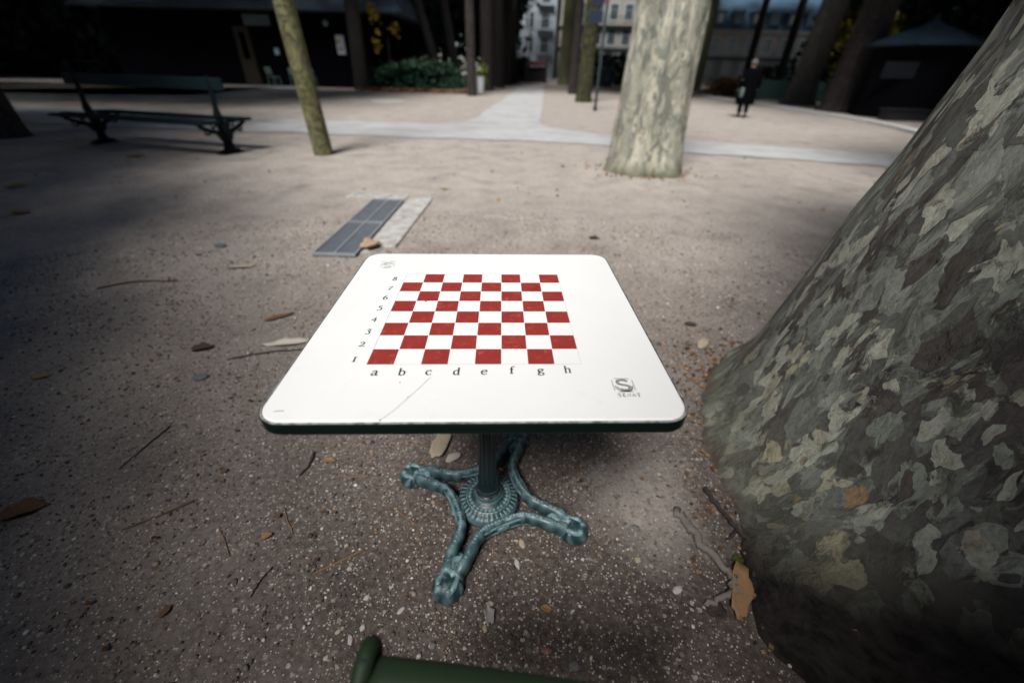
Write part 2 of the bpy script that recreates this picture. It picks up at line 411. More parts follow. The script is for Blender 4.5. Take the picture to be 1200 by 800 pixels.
def make_trunk(parent, prof, h, mat, lean=(0, 0), seg=20, rows=26, lobes=(), rough=.03, seed=0, name='trunk', flare_h=.6, bend=0.0):
    """lofted trunk; prof: [(z, r)], lobes: [(angle, width, amount)] = root flares near the foot"""
    V, Fc = [], []
    zs = [-.12 + (h + .12) * (i / rows) ** 1.6 for i in range(rows + 1)]
    for i, z in enumerate(zs):
        r0 = lerp_tab(prof, z)
        cx = lean[0] * z + bend * sin(z * .7 + seed); cy = lean[1] * z + bend * cos(z * .6 + seed)
        for k in range(seg):
            a = 2 * pi * k / seg
            r = r0
            for la, lw, am in lobes:
                d = (a - la + pi) % (2 * pi) - pi
                r += am * exp(-(d / lw) ** 2) * max(0, 1 - max(z, 0) / flare_h) ** 2
            nz = mnoise.noise(Vector((cos(a) * 1.6 + seed * 7, sin(a) * 1.6, z * .7))) + .45 * mnoise.noise(Vector((cos(a) * 4 + seed * 7, sin(a) * 4, z * 2.2)))
            r *= 1 + rough * nz
            if seg > 100: r += .035 * exp(-(z / .12) ** 2) * mnoise.noise(Vector((cos(a) * 9, sin(a) * 9, z * 5))) + .02 * exp(-(z / .1) ** 2) * mnoise.noise(Vector((cos(a) * 24, sin(a) * 24, z * 9)))
            V.append((cx + r * cos(a), cy + r * sin(a), z))
    for i in range(rows):
        for k in range(seg):
            Fc.append((i * seg + k, i * seg + (k + 1) % seg, (i + 1) * seg + (k + 1) % seg, (i + 1) * seg + k))
    return mkobj(name, V, Fc, mat, parent, True)

def make_limbs(parent, top, rad, n, spread, rise, mat, seed):
    rnd = random.Random(seed); bm = bmesh.new(); top = Vector(top)
    for i in range(n):
        a = 2 * pi * (i + rnd.random() * .5) / n
        e = top + Vector((cos(a) * spread, sin(a) * spread, rise * (.7 + .5 * rnd.random())))
        m = top.lerp(e, .5) + Vector((rnd.uniform(-.3, .3), rnd.uniform(-.3, .3), rise * .18))
        P = cat_rom([top - Vector((0, 0, .35)), top.lerp(m, .5) + Vector((0, 0, .1)), m, e], 4)
        tube(bm, P, [rad * (1 - .85 * t / (len(P) - 1)) for t in range(len(P))], 7)
    return bmobj('limb', bm, mat, parent, True)

def leaf_mesh(name, P, size, mat, parent, flatz=.55, tone=None, lobed=False):
    """many bent leaf clusters: each leaf = two triangles folded on the midrib"""
    P = np.asarray(P, float); n = len(P)
    if n == 0: return None
    S = size if np.ndim(size) else np.full(n, size)
    S = S * rng.uniform(.7, 1.3, n)
    d1 = rng.normal(size=(n, 3)); d1[:, 2] *= flatz; d1 /= np.linalg.norm(d1, axis=1)[:, None]
    up = rng.normal(size=(n, 3)) * .6 + np.array([0, 0, 1.]); d2 = np.cross(d1, up); d2 /= np.linalg.norm(d2, axis=1)[:, None]
    d3 = np.cross(d1, d2)
    S = S[:, None]
    v0 = P - d1 * S * .5; v1 = P + d2 * S * .42 + d3 * S * .12; v2 = P + d1 * S * .5; v3 = P - d2 * S * .42 + d3 * S * .12
    V = np.stack([v0, v1, v2, v3], 1).reshape(-1, 3)
    me = bpy.data.meshes.new(name); me.vertices.add(4 * n); me.vertices.foreach_set('co', V.ravel())
    idx = np.arange(n)[:, None] * 4
    tri = np.concatenate([idx + np.array([0, 1, 2]), idx + np.array([0, 2, 3])], 1).ravel()
    me.loops.add(6 * n); me.loops.foreach_set('vertex_index', tri.astype(np.int32))
    me.polygons.add(2 * n); me.polygons.foreach_set('loop_start', np.arange(0, 6 * n, 3).astype(np.int32))
    me.update(calc_edges=True); me.validate()
    t = rng.uniform(0, 1, n) if tone is None else np.clip(tone, 0, 1)
    a = me.attributes.new('tone', 'FLOAT', 'POINT'); a.data.foreach_set('value', np.repeat(t, 4).astype(np.float32))
    me.materials.append(mat)
    o = bpy.data.objects.new(name, me); COL.objects.link(o); o.parent = parent
    return o

def clump_pts(n, c, r, nclump, seed, fill=.35):
    """points in irregular clumps inside an ellipsoid"""
    g = np.random.default_rng(seed)
    u = g.normal(size=(nclump, 3)); u /= np.linalg.norm(u, axis=1)[:, None]
    cc = u * (g.uniform(.35, 1, nclump) ** .6)[:, None]
    k = g.integers(0, nclump, n)
    P = cc[k] + g.normal(size=(n, 3)) * g.uniform(.08, .22, nclump)[k][:, None]
    tone = .25 + .5 * g.uniform(0, 1, nclump)[k] + .25 * P[:, 2] + g.normal(size=n) * .12
    return P * np.array(r) + np.array(c), tone

# --- unseen crown leaves are added and carved to darken the view's edges: how open the canopy is above a place on the ground
BW = [(0, .26), (.4, .44), (.8, .72), (1.15, 1.0), (1.75, 1.6), (2.9, 2.65), (7, 5.0), (11, 7.2), (17, 8.5), (26, 6), (34, 3.4), (60, 2.5)]
def openness(x, y):
    c = -.02 + .02 * min(y, 1) + .10 * min(max(0, y - 1), 8) + .02 * max(0, y - 9)
    bw = lerp_tab(BW, max(y, 0))
    if x > c: bw *= .82 + .18 * sstep(2, 6, y) + .45 * sstep(8, 12, y)
    s = abs(x - c) / bw
    t = 1 - sstep(.5, 1.28, s)
    t *= .04 + .96 * sstep(.05, .72, y + .12 * max(0, .6 - abs(x)))
    t *= 1 - .8 * sstep(24, 38, y)
    return max(t, .008)

TREES = {}
def tree(key, name, label, x, y, prof, h, mat, group=None, crown=True, **kw):
    limb = kw.pop('limb', (4, 3.0, 2.2)); lr = kw.pop('limb_r', None)
    t = thing(name, label, 'tree', (x, y, 0), 0, group)
    make_trunk(t, prof, h, mat, **kw)
    ln = kw.get('lean', (0, 0))
    if limb: make_limbs(t, (ln[0] * h, ln[1] * h, h), lr or prof[-1][1] * .75, limb[0], limb[1], limb[2], mat, hash(key) % 1000 if isinstance(key, int) else sum(map(ord, key)))
    TREES[key] = dict(o=t, x=x, y=y, h=h, crown=crown)
    return t

big_prof = [(-.12, 1.12), (0, 1.035), (.03, 1.012), (.08, .98), (.16, .945), (.27, .905), (.49, .85), (.66, .81), (.83, .78), (1, .735), (1.15, .705), (1.3, .672), (2, .585), (3, .52), (5, .44)]
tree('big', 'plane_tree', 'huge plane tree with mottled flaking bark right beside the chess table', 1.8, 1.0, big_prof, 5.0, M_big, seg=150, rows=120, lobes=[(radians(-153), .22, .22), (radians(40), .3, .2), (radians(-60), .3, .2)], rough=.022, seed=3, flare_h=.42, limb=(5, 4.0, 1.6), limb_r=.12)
tree('mid', 'plane_tree', 'thick pale plane tree trunk standing in the sand behind the table at the path edge', 1.87, 6.6, [(-.12, .56), (0, .52), (.12, .495), (.4, .475), (1.0, .445), (2, .425), (5, .36)], 5.0, M_pale, seg=72, rows=60, lobes=[(radians(195), .3, .1), (radians(-60), .35, .09), (radians(-110), .25, .07), (radians(60), .4, .08), (radians(130), .3, .1)], rough=.12, seed=1, flare_h=.3, limb=(5, 3.4, 1.6), limb_r=.1)
tree('thin', 'leaning_tree', 'slender mossy yellow-green trunk leaning left beside the park bench', -3.075, 7.12, [(-.1, .155), (.05, .142), (2, .135), (5, .11)], 5.2, M_moss, lean=(-.075, 0.01), seg=24, rows=40, rough=.035, seed=5, limb=(4, 3, 1.4), limb_r=.07, bend=.012)
tree('edge', 'dark_tree', 'dark trunk cut by the left border beside the park bench', -9.05, 7.9, [(-.1, .45), (.1, .36), (1, .31), (5, .25)], 5, M_dark, seed=8, rough=.05, limb=(4, 3.5, 1.5))
tree('t415', 'dark_tree', 'dark bare trunk in front of the black kiosk, left of the bush', -8.75, 27, [(-.1, .5), (.15, .42), (2, .38), (8, .3)], 8, M_dark, seed=12, rough=.05, lean=(.012, 0))
tree('t550', 'slim_tree', 'slim dark trunk at the right end of the bush beside the white litter bag', -2.42, 24.6, [(-.1, .27), (.1, .23), (8, .19)], 8, M_dark, seed=13, rough=.05)
for i, (x, y, r, lab) in enumerate([
        (-1.95, 30.6, .40, 'nearest dark trunk in the left row along the avenue, just right of the litter bag'),
        (-1.52, 36.5, .46, 'second dark trunk in the left row along the avenue'),
        (-1.1, 42.5, .5, 'third dark trunk in the left row along the avenue'),
        (-.72, 49, .5, 'farthest dark trunk in the left row along the avenue')]):
    tree('avL%d' % i, 'avenue_tree', lab, x - .1, y, [(-.1, r * 1.25), (.3, r), (3, r * .92), (9, r * .8)], 9, M_dark, 'dark trees in the left row of the avenue', seed=20 + i, rough=.06)
tree('avR1', 'avenue_tree', 'broad yellow-green lit trunk to the right of the far end of the avenue', 4.45, 48, [(-.1, .85), (.4, .68), (3, .64), (9, .58)], 9, M_green, seed=31, rough=.04)
tree('avR2', 'avenue_tree', 'thin black trunk between the yellow-green trunk and the split dark trunk', 3.25, 29.6, [(-.1, .3), (.3, .26), (9, .22)], 9, M_dark, seed=32, rough=.05)
tree('avR3', 'avenue_tree', 'dark trunk with a green mossy right side just left of the sign post', 2.98, 22.2, [(-.1, .42), (.3, .35), (3, .31), (9, .27)], 9, mat_bark('half_moss_bark', (.03, .027, .025), (.06, .055, .045), (.08, .09, .03), .4), seed=33, rough=.06)
tree('t815', 'mossy_tree', 'greenish trunk partly hidden behind the thick pale plane tree', 13.7, 38.6, [(-.1, .75), (.3, .58), (6, .5), (9, .45)], 9, M_green, seed=34, rough=.05)
tree('t940', 'grey_tree', 'grey trunk with flared foot beyond the edging, right of the walking person', 14.75, 25.5, [(-.1, 1.0), (.2, .74), (1.2, .62), (4, .56), (9, .45)], 9, M_grey, seed=35, rough=.06, lean=(.03, 0))
tree('t985', 'dark_tree', 'very dark trunk with wide foot between the grey trunk and the small roofed kiosk', 13.75, 20.6, [(-.1, 1.0), (.2, .76), (1.2, .66), (4, .58), (9, .5)], 9, M_dark, seed=36, rough=.06, lean=(.012, 0))

tree('far1', 'slim_tree', 'slim dark trunk standing in front of the mansard building, above the walking person', 19.6, 43, [(-.1, .4), (.3, .3), (9, .24)], 9, M_dark, seed=41, rough=.06)
tree('far2', 'slim_tree', 'slim dark trunk in front of the mansard building next to the grey trunk', 23.6, 45, [(-.1, .45), (.3, .36), (9, .28)], 9, M_dark, seed=42, rough=.06)
# unseen crown leaves added over the clearing to block light round its edges
def shading_canopy():
    pts = {k: [] for k in TREES}
    siz = {k: [] for k in TREES}
    def put(x0, x1, y0, y1, zlo, zhi, lai, size, own):
        area = (x1 - x0) * (y1 - y0); la = .42 * size * size * .78
        n = int(area * lai / la)
        X = rng.uniform(x0, x1, n); Y = rng.uniform(y0, y1, n); Z = rng.uniform(zlo, zhi, n); U = rng.uniform(0, 1, n)
        for x, y, z, u in zip(X, Y, Z, U):
            gx, gy = x - SUNV.x / SUNV.z * z, y - SUNV.y / SUNV.z * z
            k = -log(openness(gx, gy)) / 4.6
            if u > k or (z < 1.75 + .135 * y) or hypot(x - 1.8, y - 1) < .7: continue
            if k > .02:
                kk = min(own, key=lambda q: (TREES[q]['x'] - x) ** 2 + (TREES[q]['y'] - y) ** 2)
                pts[kk].append((x, y, z)); siz[kk].append(size)
    near = ['big', 'thin', 'mid', 'edge']
    put(-4.5, 4.5, -5.0, 3, 2.5, 3.6, 5.0, .2, near)
    put(-22, -4.5, -9, 6, 3.4, 6, 4.6, .42, near)
    put(4.5, 19, -9, 6, 3.4, 6, 4.6, .42, near)
    put(-4.5, 4.5, -10, -5.0, 3.4, 6, 4.5, .42, near)
    put(-22, 19, 6, 9, 4.2, 6, 4.4, .42, near)
    # low unseen leaf screens added round the clearing to cut sky light
    for x0, x1, y0, y1 in ((-24, -9, -12, 1.5), (9, 24, -12, 1.5), (-9, 9, -14, -8), (-27, -18, 1.5, 11), (18, 27, 1.5, 11)):
        put(x0, x1, y0, y1, .9, 5, 2.6, .6, near)
    far = [k for k in TREES if k not in near]
    put(-46, 28, 9, 22, 5.6, 8.5, 3.6, .7, ['edge', 'mid', 't985', 't940', 't415', 't550'])
    put(-56, 36, 22, 46, 8.4, 11, 3.6, 1.1, far)
    put(-34, 56, 46, 79, 12.0, 15, 3.2, 1.5, far)
    for k in TREES:
        if pts[k]:
            t = TREES[k]; P = np.array(pts[k]) - np.array([t['x'], t['y'], 0])
            leaf_mesh('crown', P, np.array(siz[k]), L_plane, t['o'])  # overhead leaves out of view, added to shape the light pool
shading_canopy()

# background trees with low dark crowns
def leafy_tree(name, label, x, y, h, r, n, size, mat, trunk_r=.25, seed=0, zc=.58, group=None, bark=M_dark, lean=(0, 0), nclump=40):
    t = thing(name, label, 'tree', (x, y, 0), 0, group)
    make_trunk(t, [(-.1, trunk_r * 1.2), (.4, trunk_r), (h * .8, trunk_r * .4)], h * .8, bark, seg=12, rows=12, seed=seed, rough=.05, lean=lean)
    P, tn = clump_pts(n, (lean[0] * h * .6, lean[1] * h * .6, h * zc), (r, r, h * .46), nclump, seed)
    m = P[:, 2] > .1
    leaf_mesh('crown', P[m], size, mat, t, 1.0, tn[m])
    return t
for i, (x, y, h, r, lab) in enumerate([
        (-41, 22, 13, 7, 'black evergreen mass cut by the left border beyond the dark trunk'),
        (-46, 34, 14, 9, 'black evergreen farthest back at the left border'),
        (-36, 30, 13, 7, 'black evergreen mass at the far left border behind the dark trunk'),
        (-31, 38, 14, 7, 'black evergreen behind the low rails at upper left'),
        (-25, 41, 13, 6, 'black evergreen behind the left end of the kiosk'),
        (-6.3, 42, 13, 5.2, 'tall black evergreen rising behind the bush'),
        (-10.5, 44, 14, 5.5, 'black evergreen behind the right end of the kiosk'),
        (-3.2, 52, 14, 4.2, 'black evergreen behind the left row of the avenue')]):
    leafy_tree('evergreen_tree', lab, x, y, h, r, 7500, .6, L_dark, .35, 50 + i, .52)
for i, (x, y, h, r, lab) in enumerate([
        (21.5, 31, 7, 3.0, 'black shrubby tree behind the green fence, right of the mansard building'),
        (27, 27, 12, 5, 'black evergreen behind the small roofed kiosk'),
        (33, 23, 12, 6, 'black evergreen mass at the far right behind the huge plane tree'),
        (22, 22.5, 11, 3.6, 'dark tree right behind the small roofed kiosk roof')]):
    leafy_tree('evergreen_tree', lab, x, y, h, r, 7000, .5, L_dark, .3, 60 + i, .52)
leafy_tree('yellow_tree', 'yellow-green leafy small tree between the grey and the very dark trunk', 18.4, 27.5, 4.6, 1.6, 2600, .3, L_yel, .1, 71, .6, nclump=22)
leafy_tree('yellow_tree', 'sprig of yellow leaves hanging in front of the black kiosk wall above the bush', -7.3, 28, 3.1, .75, 110, .3, mat_leaf('amber_leaves', [(.2, .13, .02), (.5, .36, .05)]), .06, 72, .88, nclump=3)
# leaning dark trunks in the left shade
for i, (x, y, lx, lab) in enumerate([(-29.5, 39.5, -.16, 'dark leaning trunk behind the low rails at upper left'), (-5.2, 33, -.28, 'dark trunk leaning left behind the bush'), (-4.3, 34.5, -.16, 'dark trunk leaning left close to the slim trunk, behind the bush')]):
    tree('lean%d' % i, 'leaning_tree', lab, x, y, [(-.1, .42), (.3, .33), (9, .22)], 9, M_grey if i else M_dark, lean=(lx, 0), seed=80 + i, rough=.05, limb=(3, 2, 2))

# bush with fallen leaves below
t = thing('bush', 'rounded dark green bush beside the avenue with brown leaves under it', 'bush', (-5.7, 28.3, 0))
P, tn = clump_pts(6500, (0, 0, .72), (2.75, 1.3, .72), 60, 91)
m = (P[:, 2] > .03); leaf_mesh('foliage', P[m], .17, L_bush, t, 1.0, tn[m])
bm = bmesh.new()
for k in range(14):
    a = random.uniform(0, 2 * pi); tube(bm, [(random.uniform(-2, 2), random.uniform(-.5, .5), -.05), (random.uniform(-2, 2), random.uniform(-.7, .7), .9)], .02, 5)
bmobj('stem', bm, M_dark, t)
P = np.stack([rng.uniform(-8.7, -2.9, 1500), 26.55 + rng.normal(size=1500) * .28, rng.uniform(.02, .14, 1500)], 1)
o = leaf_mesh('leaf_litter', P, .2, L_brown, None, .15); tag(o, 'band of dry orange-brown leaves along the foot of the bush', 'leaves', kind='stuff')
t = thing('low_shrub', 'low yellow-green shrub behind the white litter bag', 'shrub', (-2.35, 28.2, 0))
P, tn = clump_pts(420, (0, 0, .75), (.5, .4, .8), 12, 93); m = P[:, 2] > .05
leaf_mesh('foliage', P[m], .18, mat_leaf('lime_leaves', [(.05, .1, .03), (.16, .22, .05), (.3, .34, .08)]), t, 1.0, tn[m])
t = thing('leaf_heap', 'heap of brown fallen leaves beyond the edging, left of the walking person', 'leaf heap', (14.6, 33.5, 0))
P, tn = clump_pts(2600, (0, 0, .35), (1.7, .9, .9), 40, 94); m = P[:, 2] > .02
leaf_mesh('leaf_mass', P[m], .2, L_brown, t, .5, tn[m])
for i, (x, y, w_, h_, lab) in enumerate([(.1, 56, 1.6, 2.2, 'dark green hedge left of the gate at the end of the avenue'), (9.2, 50, 4.5, 2.6, 'dark green hedge behind the sign post and dark bin'), (26, 46, 9, 2.0, 'dark hedge strip below the mansard building'), (-46, 33.5, 42, 6.5, 'long black hedge closing off the far left behind the bench')]):
    t = thing('hedge', lab, 'hedge', (x, y, 0))
    N_ = 1800 if i < 3 else 16000
    P = np.stack([rng.uniform(-w_ / 2, w_ / 2, N_), rng.uniform(-.5, .5, N_), rng.uniform(.02, h_, N_)], 1); P += rng.normal(size=P.shape) * .12; P[:, 2] = np.abs(P[:, 2])
    leaf_mesh('foliage', P, .3 if i < 3 else .8, L_bush if i == 0 else L_dark, t, 1.0)

# ------------------------------------------------------------------ chess table
TX, TY, YAW = -.0621, .8537, .038
S2 = .3605; TZ = .74
def rrect(h, r, n=10):
    out = []
    for cx, cy, a0 in ((h - r, h - r, 0), (-h + r, h - r, 90), (-h + r, -h + r, 180), (h - r, -h + r, 270)):
        for k in range(n + 1):
            a = radians(a0 + 90 * k / n); out.append((cx + r * cos(a), cy + r * sin(a)))
    return out
def loft(loops):
    V = [p for lp in loops for p in lp]; n = len(loops[0]); Fc = []
    for i in range(len(loops) - 1):
        for k in range(n): Fc.append((i * n + k, i * n + (k + 1) % n, (i + 1) * n + (k + 1) % n, (i + 1) * n + k))
    Fc.append(tuple(range(n))[::-1]); Fc.append(tuple(range((len(loops) - 1) * n, len(loops) * n)))
    return V, Fc

def mat_enamel():
    b = NB('white_enamel'); v = b.coord()
    c = b.mix(b.noise(v, 4, 5, .6), (.82, .822, .815), (.87, .872, .868))
    c = b.mix(b.ramp(b.noise(v, 16, 6, .75), [(.58, 0), (.78, .35)]), c, (.68, .68, .65))
    c = b.mix(b.ramp(b.noise(v, 140, 3, .6), [(.72, 0), (.78, .45)]), c, (.5, .48, .44))
    return b.out(c, b.ramp(b.noise(v, 9, 4), [(.3, .38), (.7, .6)]), spec=.35)
def mat_rim():
    b = NB('dark_green_rim'); v = b.coord()
    c = b.mix(b.noise(v, 10, 5), (.0025, .007, .006), (.006, .013, .0115))
    n = b.node('ShaderNodeSeparateXYZ', {0: b.node('ShaderNodeTexCoord').outputs['Object']}).outputs[2]
    worn = b.math('MULTIPLY', b.math('GREATER_THAN', n, .7375), b.ramp(b.noise(v, 55, 5, .7), [(.36, .15), (.55, .9)]))
    c = b.mix(worn, c, (.36, .37, .39))
    return b.out(c, .35, b.bump(b.noise(v, 120, 3), .15, .001), spec=.5)
def mat_red():
    b = NB('red_print'); v = b.coord()
    sc = b.voro(v, 19.3, rnd=0)
    c = b.mix(b.noise(v, 30, 5, .7), (.245, .023, .021), (.335, .045, .036))
    c = b.mix(b.ramp(b.noise(v, 75, 5, .75), [(.56, 0), (.72, .8)]), c, (.5, .14, .08))
    c = b.mix(b.ramp(b.noise(v, 14, 4, .6), [(.6, 0), (.75, .5)]), c, (.19, .015, .014))
    return b.out(c, .5, spec=.3)
def mat_cast(k=1.0):
    b = NB('blue_green_cast_iron'); v = b.coord()
    pt = b.node('ShaderNodeNewGeometry').outputs['Pointiness']
    n = b.noise(v, 30, 6, .7)
    c = b.mix(n, (.006 * k, .027 * k, .033 * k), (.02 * k, .062 * k, .074 * k))
    up = b.node('ShaderNodeSeparateXYZ', {0: b.node('ShaderNodeNewGeometry').outputs['Normal']}).outputs[2]
    dust = b.math('MULTIPLY', b.ramp(up, [(.4, 0), (.95, 1)]), b.ramp(b.noise(v, 55, 6, .75), [(.48, 0), (.66, .75)]))
    c = b.mix(dust, c, (.17, .22, .225))
    edge = b.ramp(pt, [(.515, 0), (.57, .8)])
    c = b.mix(b.math('MULTIPLY', edge, b.ramp(n, [(.35, .35), (.6, 1)])), c, (.3, .46, .5))
    cav = b.ramp(pt, [(.42, .6), (.49, 0)])
    c = b.mix(cav, c, (.16, .15, .14))
    return b.out(c, b.ramp(n, [(.3, .28), (.7, .5)]), b.bump(b.noise(v, 140, 4), .25, .002), spec=.55)
def mat_ink(name, c=(.012, .014, .016), fade=.0):
    b = NB(name); v = b.coord()
    return b.out(b.mix(b.ramp(b.noise(v, 160, 3, .6), [(.5, 0), (.75, .35)]), c, (.35, .35, .35)), .6)
M_cast = mat_cast(); M_ink = mat_ink('black_ink')

table = thing('chess_table', 'white square chess table on a cast iron pedestal in the middle of the sand', 'table', (TX, TY, 0), YAW)
table.rotation_euler = (.004, -.010, YAW)
def rr3(h, r, z): return [(x, y, z) for x, y in rrect(h, r)]
V, Fc = loft([rr3(S2 - .006, .038, TZ - .02), rr3(S2 - .002, .042, TZ - .006), rr3(S2 - .002, .042, TZ - .0015), rr3(S2 - .0042, .040, TZ + .0004)])
top = mkobj('tabletop', V, Fc, mat_enamel(), table)
V, Fc = loft([rr3(S2 - .02, .03, TZ - .0275), rr3(S2 + .0005, .044, TZ - .0275), rr3(S2 + .003, .047, TZ - .024), rr3(S2 + .003, .047, TZ - .005), rr3(S2 + .0017, .0455, TZ - .0018), rr3(S2 - .001, .043, TZ - .0008)])
mkobj('edge_band', V, Fc[:-1], mat_rim(), table, False)
ZP = TZ + .0008
# board print: centre (-.0047,.0044), side .4146, a1 dark red at near left
bs, bx, by = .4146, -.0095, .0010
sq = bs / 8
V, Fc = [], []
for i in range(8):
    for j in range(8):
        if (i + j) % 2 == 0:
            x, y = bx - bs / 2 + i * sq, by - bs / 2 + j * sq; k = len(V); g = .0004
            V += [(x + g, y + g, ZP), (x + sq - g, y + g, ZP), (x + sq - g, y + sq - g, ZP), (x + g, y + sq - g, ZP)]; Fc.append((k, k + 1, k + 2, k + 3))
mkobj('chessboard_print', V, Fc, mat_red(), top)
bm = bmesh.new()
for (cx, cy, sx, sy) in ((0, -bs / 2, bs, .0007), (0, bs / 2, bs, .0007), (-bs / 2, 0, .0007, bs), (bs / 2, 0, .0007, bs)):
    vs = [bm.verts.new((bx + cx + a * sx / 2, by + cy + b_ * sy / 2, ZP + .0002)) for a, b_ in ((-1, -1), (1, -1), (1, 1), (-1, 1))]; bm.faces.new(vs)
bmobj('board_outline', bm, simple_mat('faint_line', (.55, .52, .48), .6), top)

GL = {
 'a': [[(.1, .78), (.3, 1), (.58, .96), (.66, .72), (.66, .14), (.8, 0), (.95, .08)], [(.66, .6), (.3, .5), (.08, .25), (.22, 0), (.45, .03), (.66, .24)]],
 'b': [[(.16, 1.6), (.16, .04)], [(.0, 1.52), (.16, 1.6)], [(.16, .75), (.42, 1), (.76, .86), (.86, .5), (.76, .12), (.45, -.02), (.16, .15)]],
 'c': [[(.8, .8), (.55, 1), (.25, .88), (.1, .5), (.25, .1), (.55, 0), (.84, .2)]],
 'd': [[(.74, 1.6), (.74, .1), (.9, .02)], [(.58, 1.52), (.74, 1.6)], [(.74, .85), (.45, 1.0), (.18, .85), (.08, .5), (.18, .12), (.42, 0), (.74, .2)]],
 'e': [[(.12, .56), (.82, .6)], [(.82, .6), (.76, .88), (.5, 1), (.22, .86), (.1, .5), (.22, .12), (.52, 0), (.84, .2)]],
 'f': [[(.78, 1.5), (.62, 1.62), (.42, 1.5), (.34, 1.2), (.34, 0)], [(.1, .95), (.66, .95)], [(.12, 0.02), (.58, .02)]],
 'g': [[(.42, 1), (.68, .86), (.7, .62), (.42, .44), (.16, .6), (.14, .84), (.42, 1)], [(.62, .9), (.92, .98)], [(.26, .48), (.14, .3), (.3, .18), (.65, .12), (.84, -.1), (.68, -.38), (.38, -.42), (.08, -.28), (.12, -.06), (.32, .14)]],
 'h': [[(.18, 1.6), (.18, 0)], [(.02, 1.52), (.18, 1.6)], [(.18, .75), (.45, 1), (.7, .92), (.76, .65), (.76, 0)], [(.02, .02), (.36, .02)], [(.6, .02), (.94, .02)]],
 '1': [[(.5, 1.05), (.5, 0)], [(.25, 1.03), (.75, 1.03)], [(.25, .02), (.75, .02)]],
 '2': [[(.15, .8), (.35, 1.05), (.7, .95), (.72, .65), (.4, .25), (.12, .02), (.85, .02), (.9, .15)]],
 '3': [[(.15, .85), (.45, 1.05), (.72, .82), (.42, .5), (.72, .3), (.7, -.15), (.35, -.35), (.08, -.2)]],
 '4': [[(.62, -.3), (.62, 1.05), (.05, .2), (.92, .2)]],
 '5': [[(.85, 1.02), (.3, 1.02), (.24, .6), (.6, .58), (.78, .2), (.6, -.22), (.25, -.35), (.08, -.22)]],
 '6': [[(.78, 1.45), (.4, 1.2), (.14, .7), (.15, .25), (.45, 0), (.78, .22), (.78, .6), (.48, .8), (.17, .55)]],
 '7': [[(.08, .82), (.12, 1.02), (.88, 1.02), (.5, .3), (.36, -.35)]],
 '8': [[(.5, .75), (.2, 1.0), (.28, 1.3), (.5, 1.42), (.74, 1.28), (.76, 1.02), (.5, .75), (.15, .45), (.2, .1), (.5, -.02), (.82, .12), (.84, .42), (.5, .75)]],
 'S': [[(.85, 1.25), (.5, 1.42), (.18, 1.2), (.22, .9), (.72, .62), (.84, .28), (.5, -.02), (.12, .2)]],
 'E': [[(.2, 1.4), (.2, 0)], [(.05, 1.39), (.85, 1.39), (.88, 1.2)], [(.2, .72), (.7, .72)], [(.05, .02), (.85, .02), (.92, .25)]],
 'N': [[(.15, 0), (.15, 1.4), (.9, 0.02), (.9, 1.4)]],
 'A': [[(.02, 0), (.5, 1.42), (.98, 0)], [(.2, .5), (.8, .5)]],
 'T': [[(.5, 1.4), (.5, 0)], [(.05, 1.2), (.08, 1.39), (.92, 1.39), (.95, 1.2)], [(.3, .02), (.7, .02)]],
}
CURVED = set('abcdefgh23568S')
def ribbon(bm, P, hw, z, nib=None, hmin=None):
    """flat stroke; with a nib angle the width changes with direction like broad-pen lettering"""
    P = [Vector((p[0], p[1])) for p in P]; L, R_ = [], []
    for i, p in enumerate(P):
        d = (P[min(i + 1, len(P) - 1)] - P[max(i - 1, 0)])
        if d.length < 1e-9: d = Vector((1, 0))
        d.normalize(); w_ = hw
        if nib is not None: w_ = hmin + (hw - hmin) * abs(d.x * sin(nib) - d.y * cos(nib))
        nrm = Vector((-d.y, d.x)) * w_
        L.append(bm.verts.new((p.x + nrm.x, p.y + nrm.y, z))); R_.append(bm.verts.new((p.x - nrm.x, p.y - nrm.y, z)))
    for i in range(len(P) - 1):
        bm.faces.new((R_[i], R_[i + 1], L[i + 1], L[i]))
def glyph(bm, ch, cx, cy, xh, z, slant=0, wt=.075, thin=.028, width=.95, rot=0):
    for s_ in GL[ch]:
        pts = s_
        if len(s_) > 2 and ch in CURVED and not (ch == '2' and False):
            pts = [(p.x, p.y) for p in cat_rom([Vector((a, b_)) for a, b_ in s_], 5)] if True else s_
        Q = []
        for a, b_ in pts:
            u, v = (a - .5) * xh * width + slant * (b_ - .5) * xh, (b_ - .5) * xh
            Q.append((cx + u * cos(rot) - v * sin(rot), cy + u * sin(rot) + v * cos(rot)))
        ribbon(bm, Q, wt * xh, z, radians(20), thin * xh)
for ch, (x, y) in zip('abcdefgh', [(-.1938, -.2315), (-.1438, -.2315), (-.0936, -.2305), (-.0416, -.2305), (.0104, -.2298), (.0636, -.2275), (.1176, -.2270), (.1688, -.2255)]):
    bm = bmesh.new(); glyph(bm, ch, x, y - .0015, .0135, ZP + .0002, width=1.0, wt=.12, thin=.045); bmobj('letter', bm, M_ink, top, recalc=False)
for ch, (x, y) in zip('12345678', [(-.2445, -.1900), (-.244, -.1370), (-.244, -.0860), (-.244, -.0350), (-.244, .0180), (-.2435, .0670), (-.2435, .1230), (-.2435, .1750)]):
    bm = bmesh.new(); glyph(bm, ch, x, y, .0145, ZP + .0002, wt=.1, thin=.04, width=.85); bmobj('numeral', bm, M_ink, top, recalc=False)

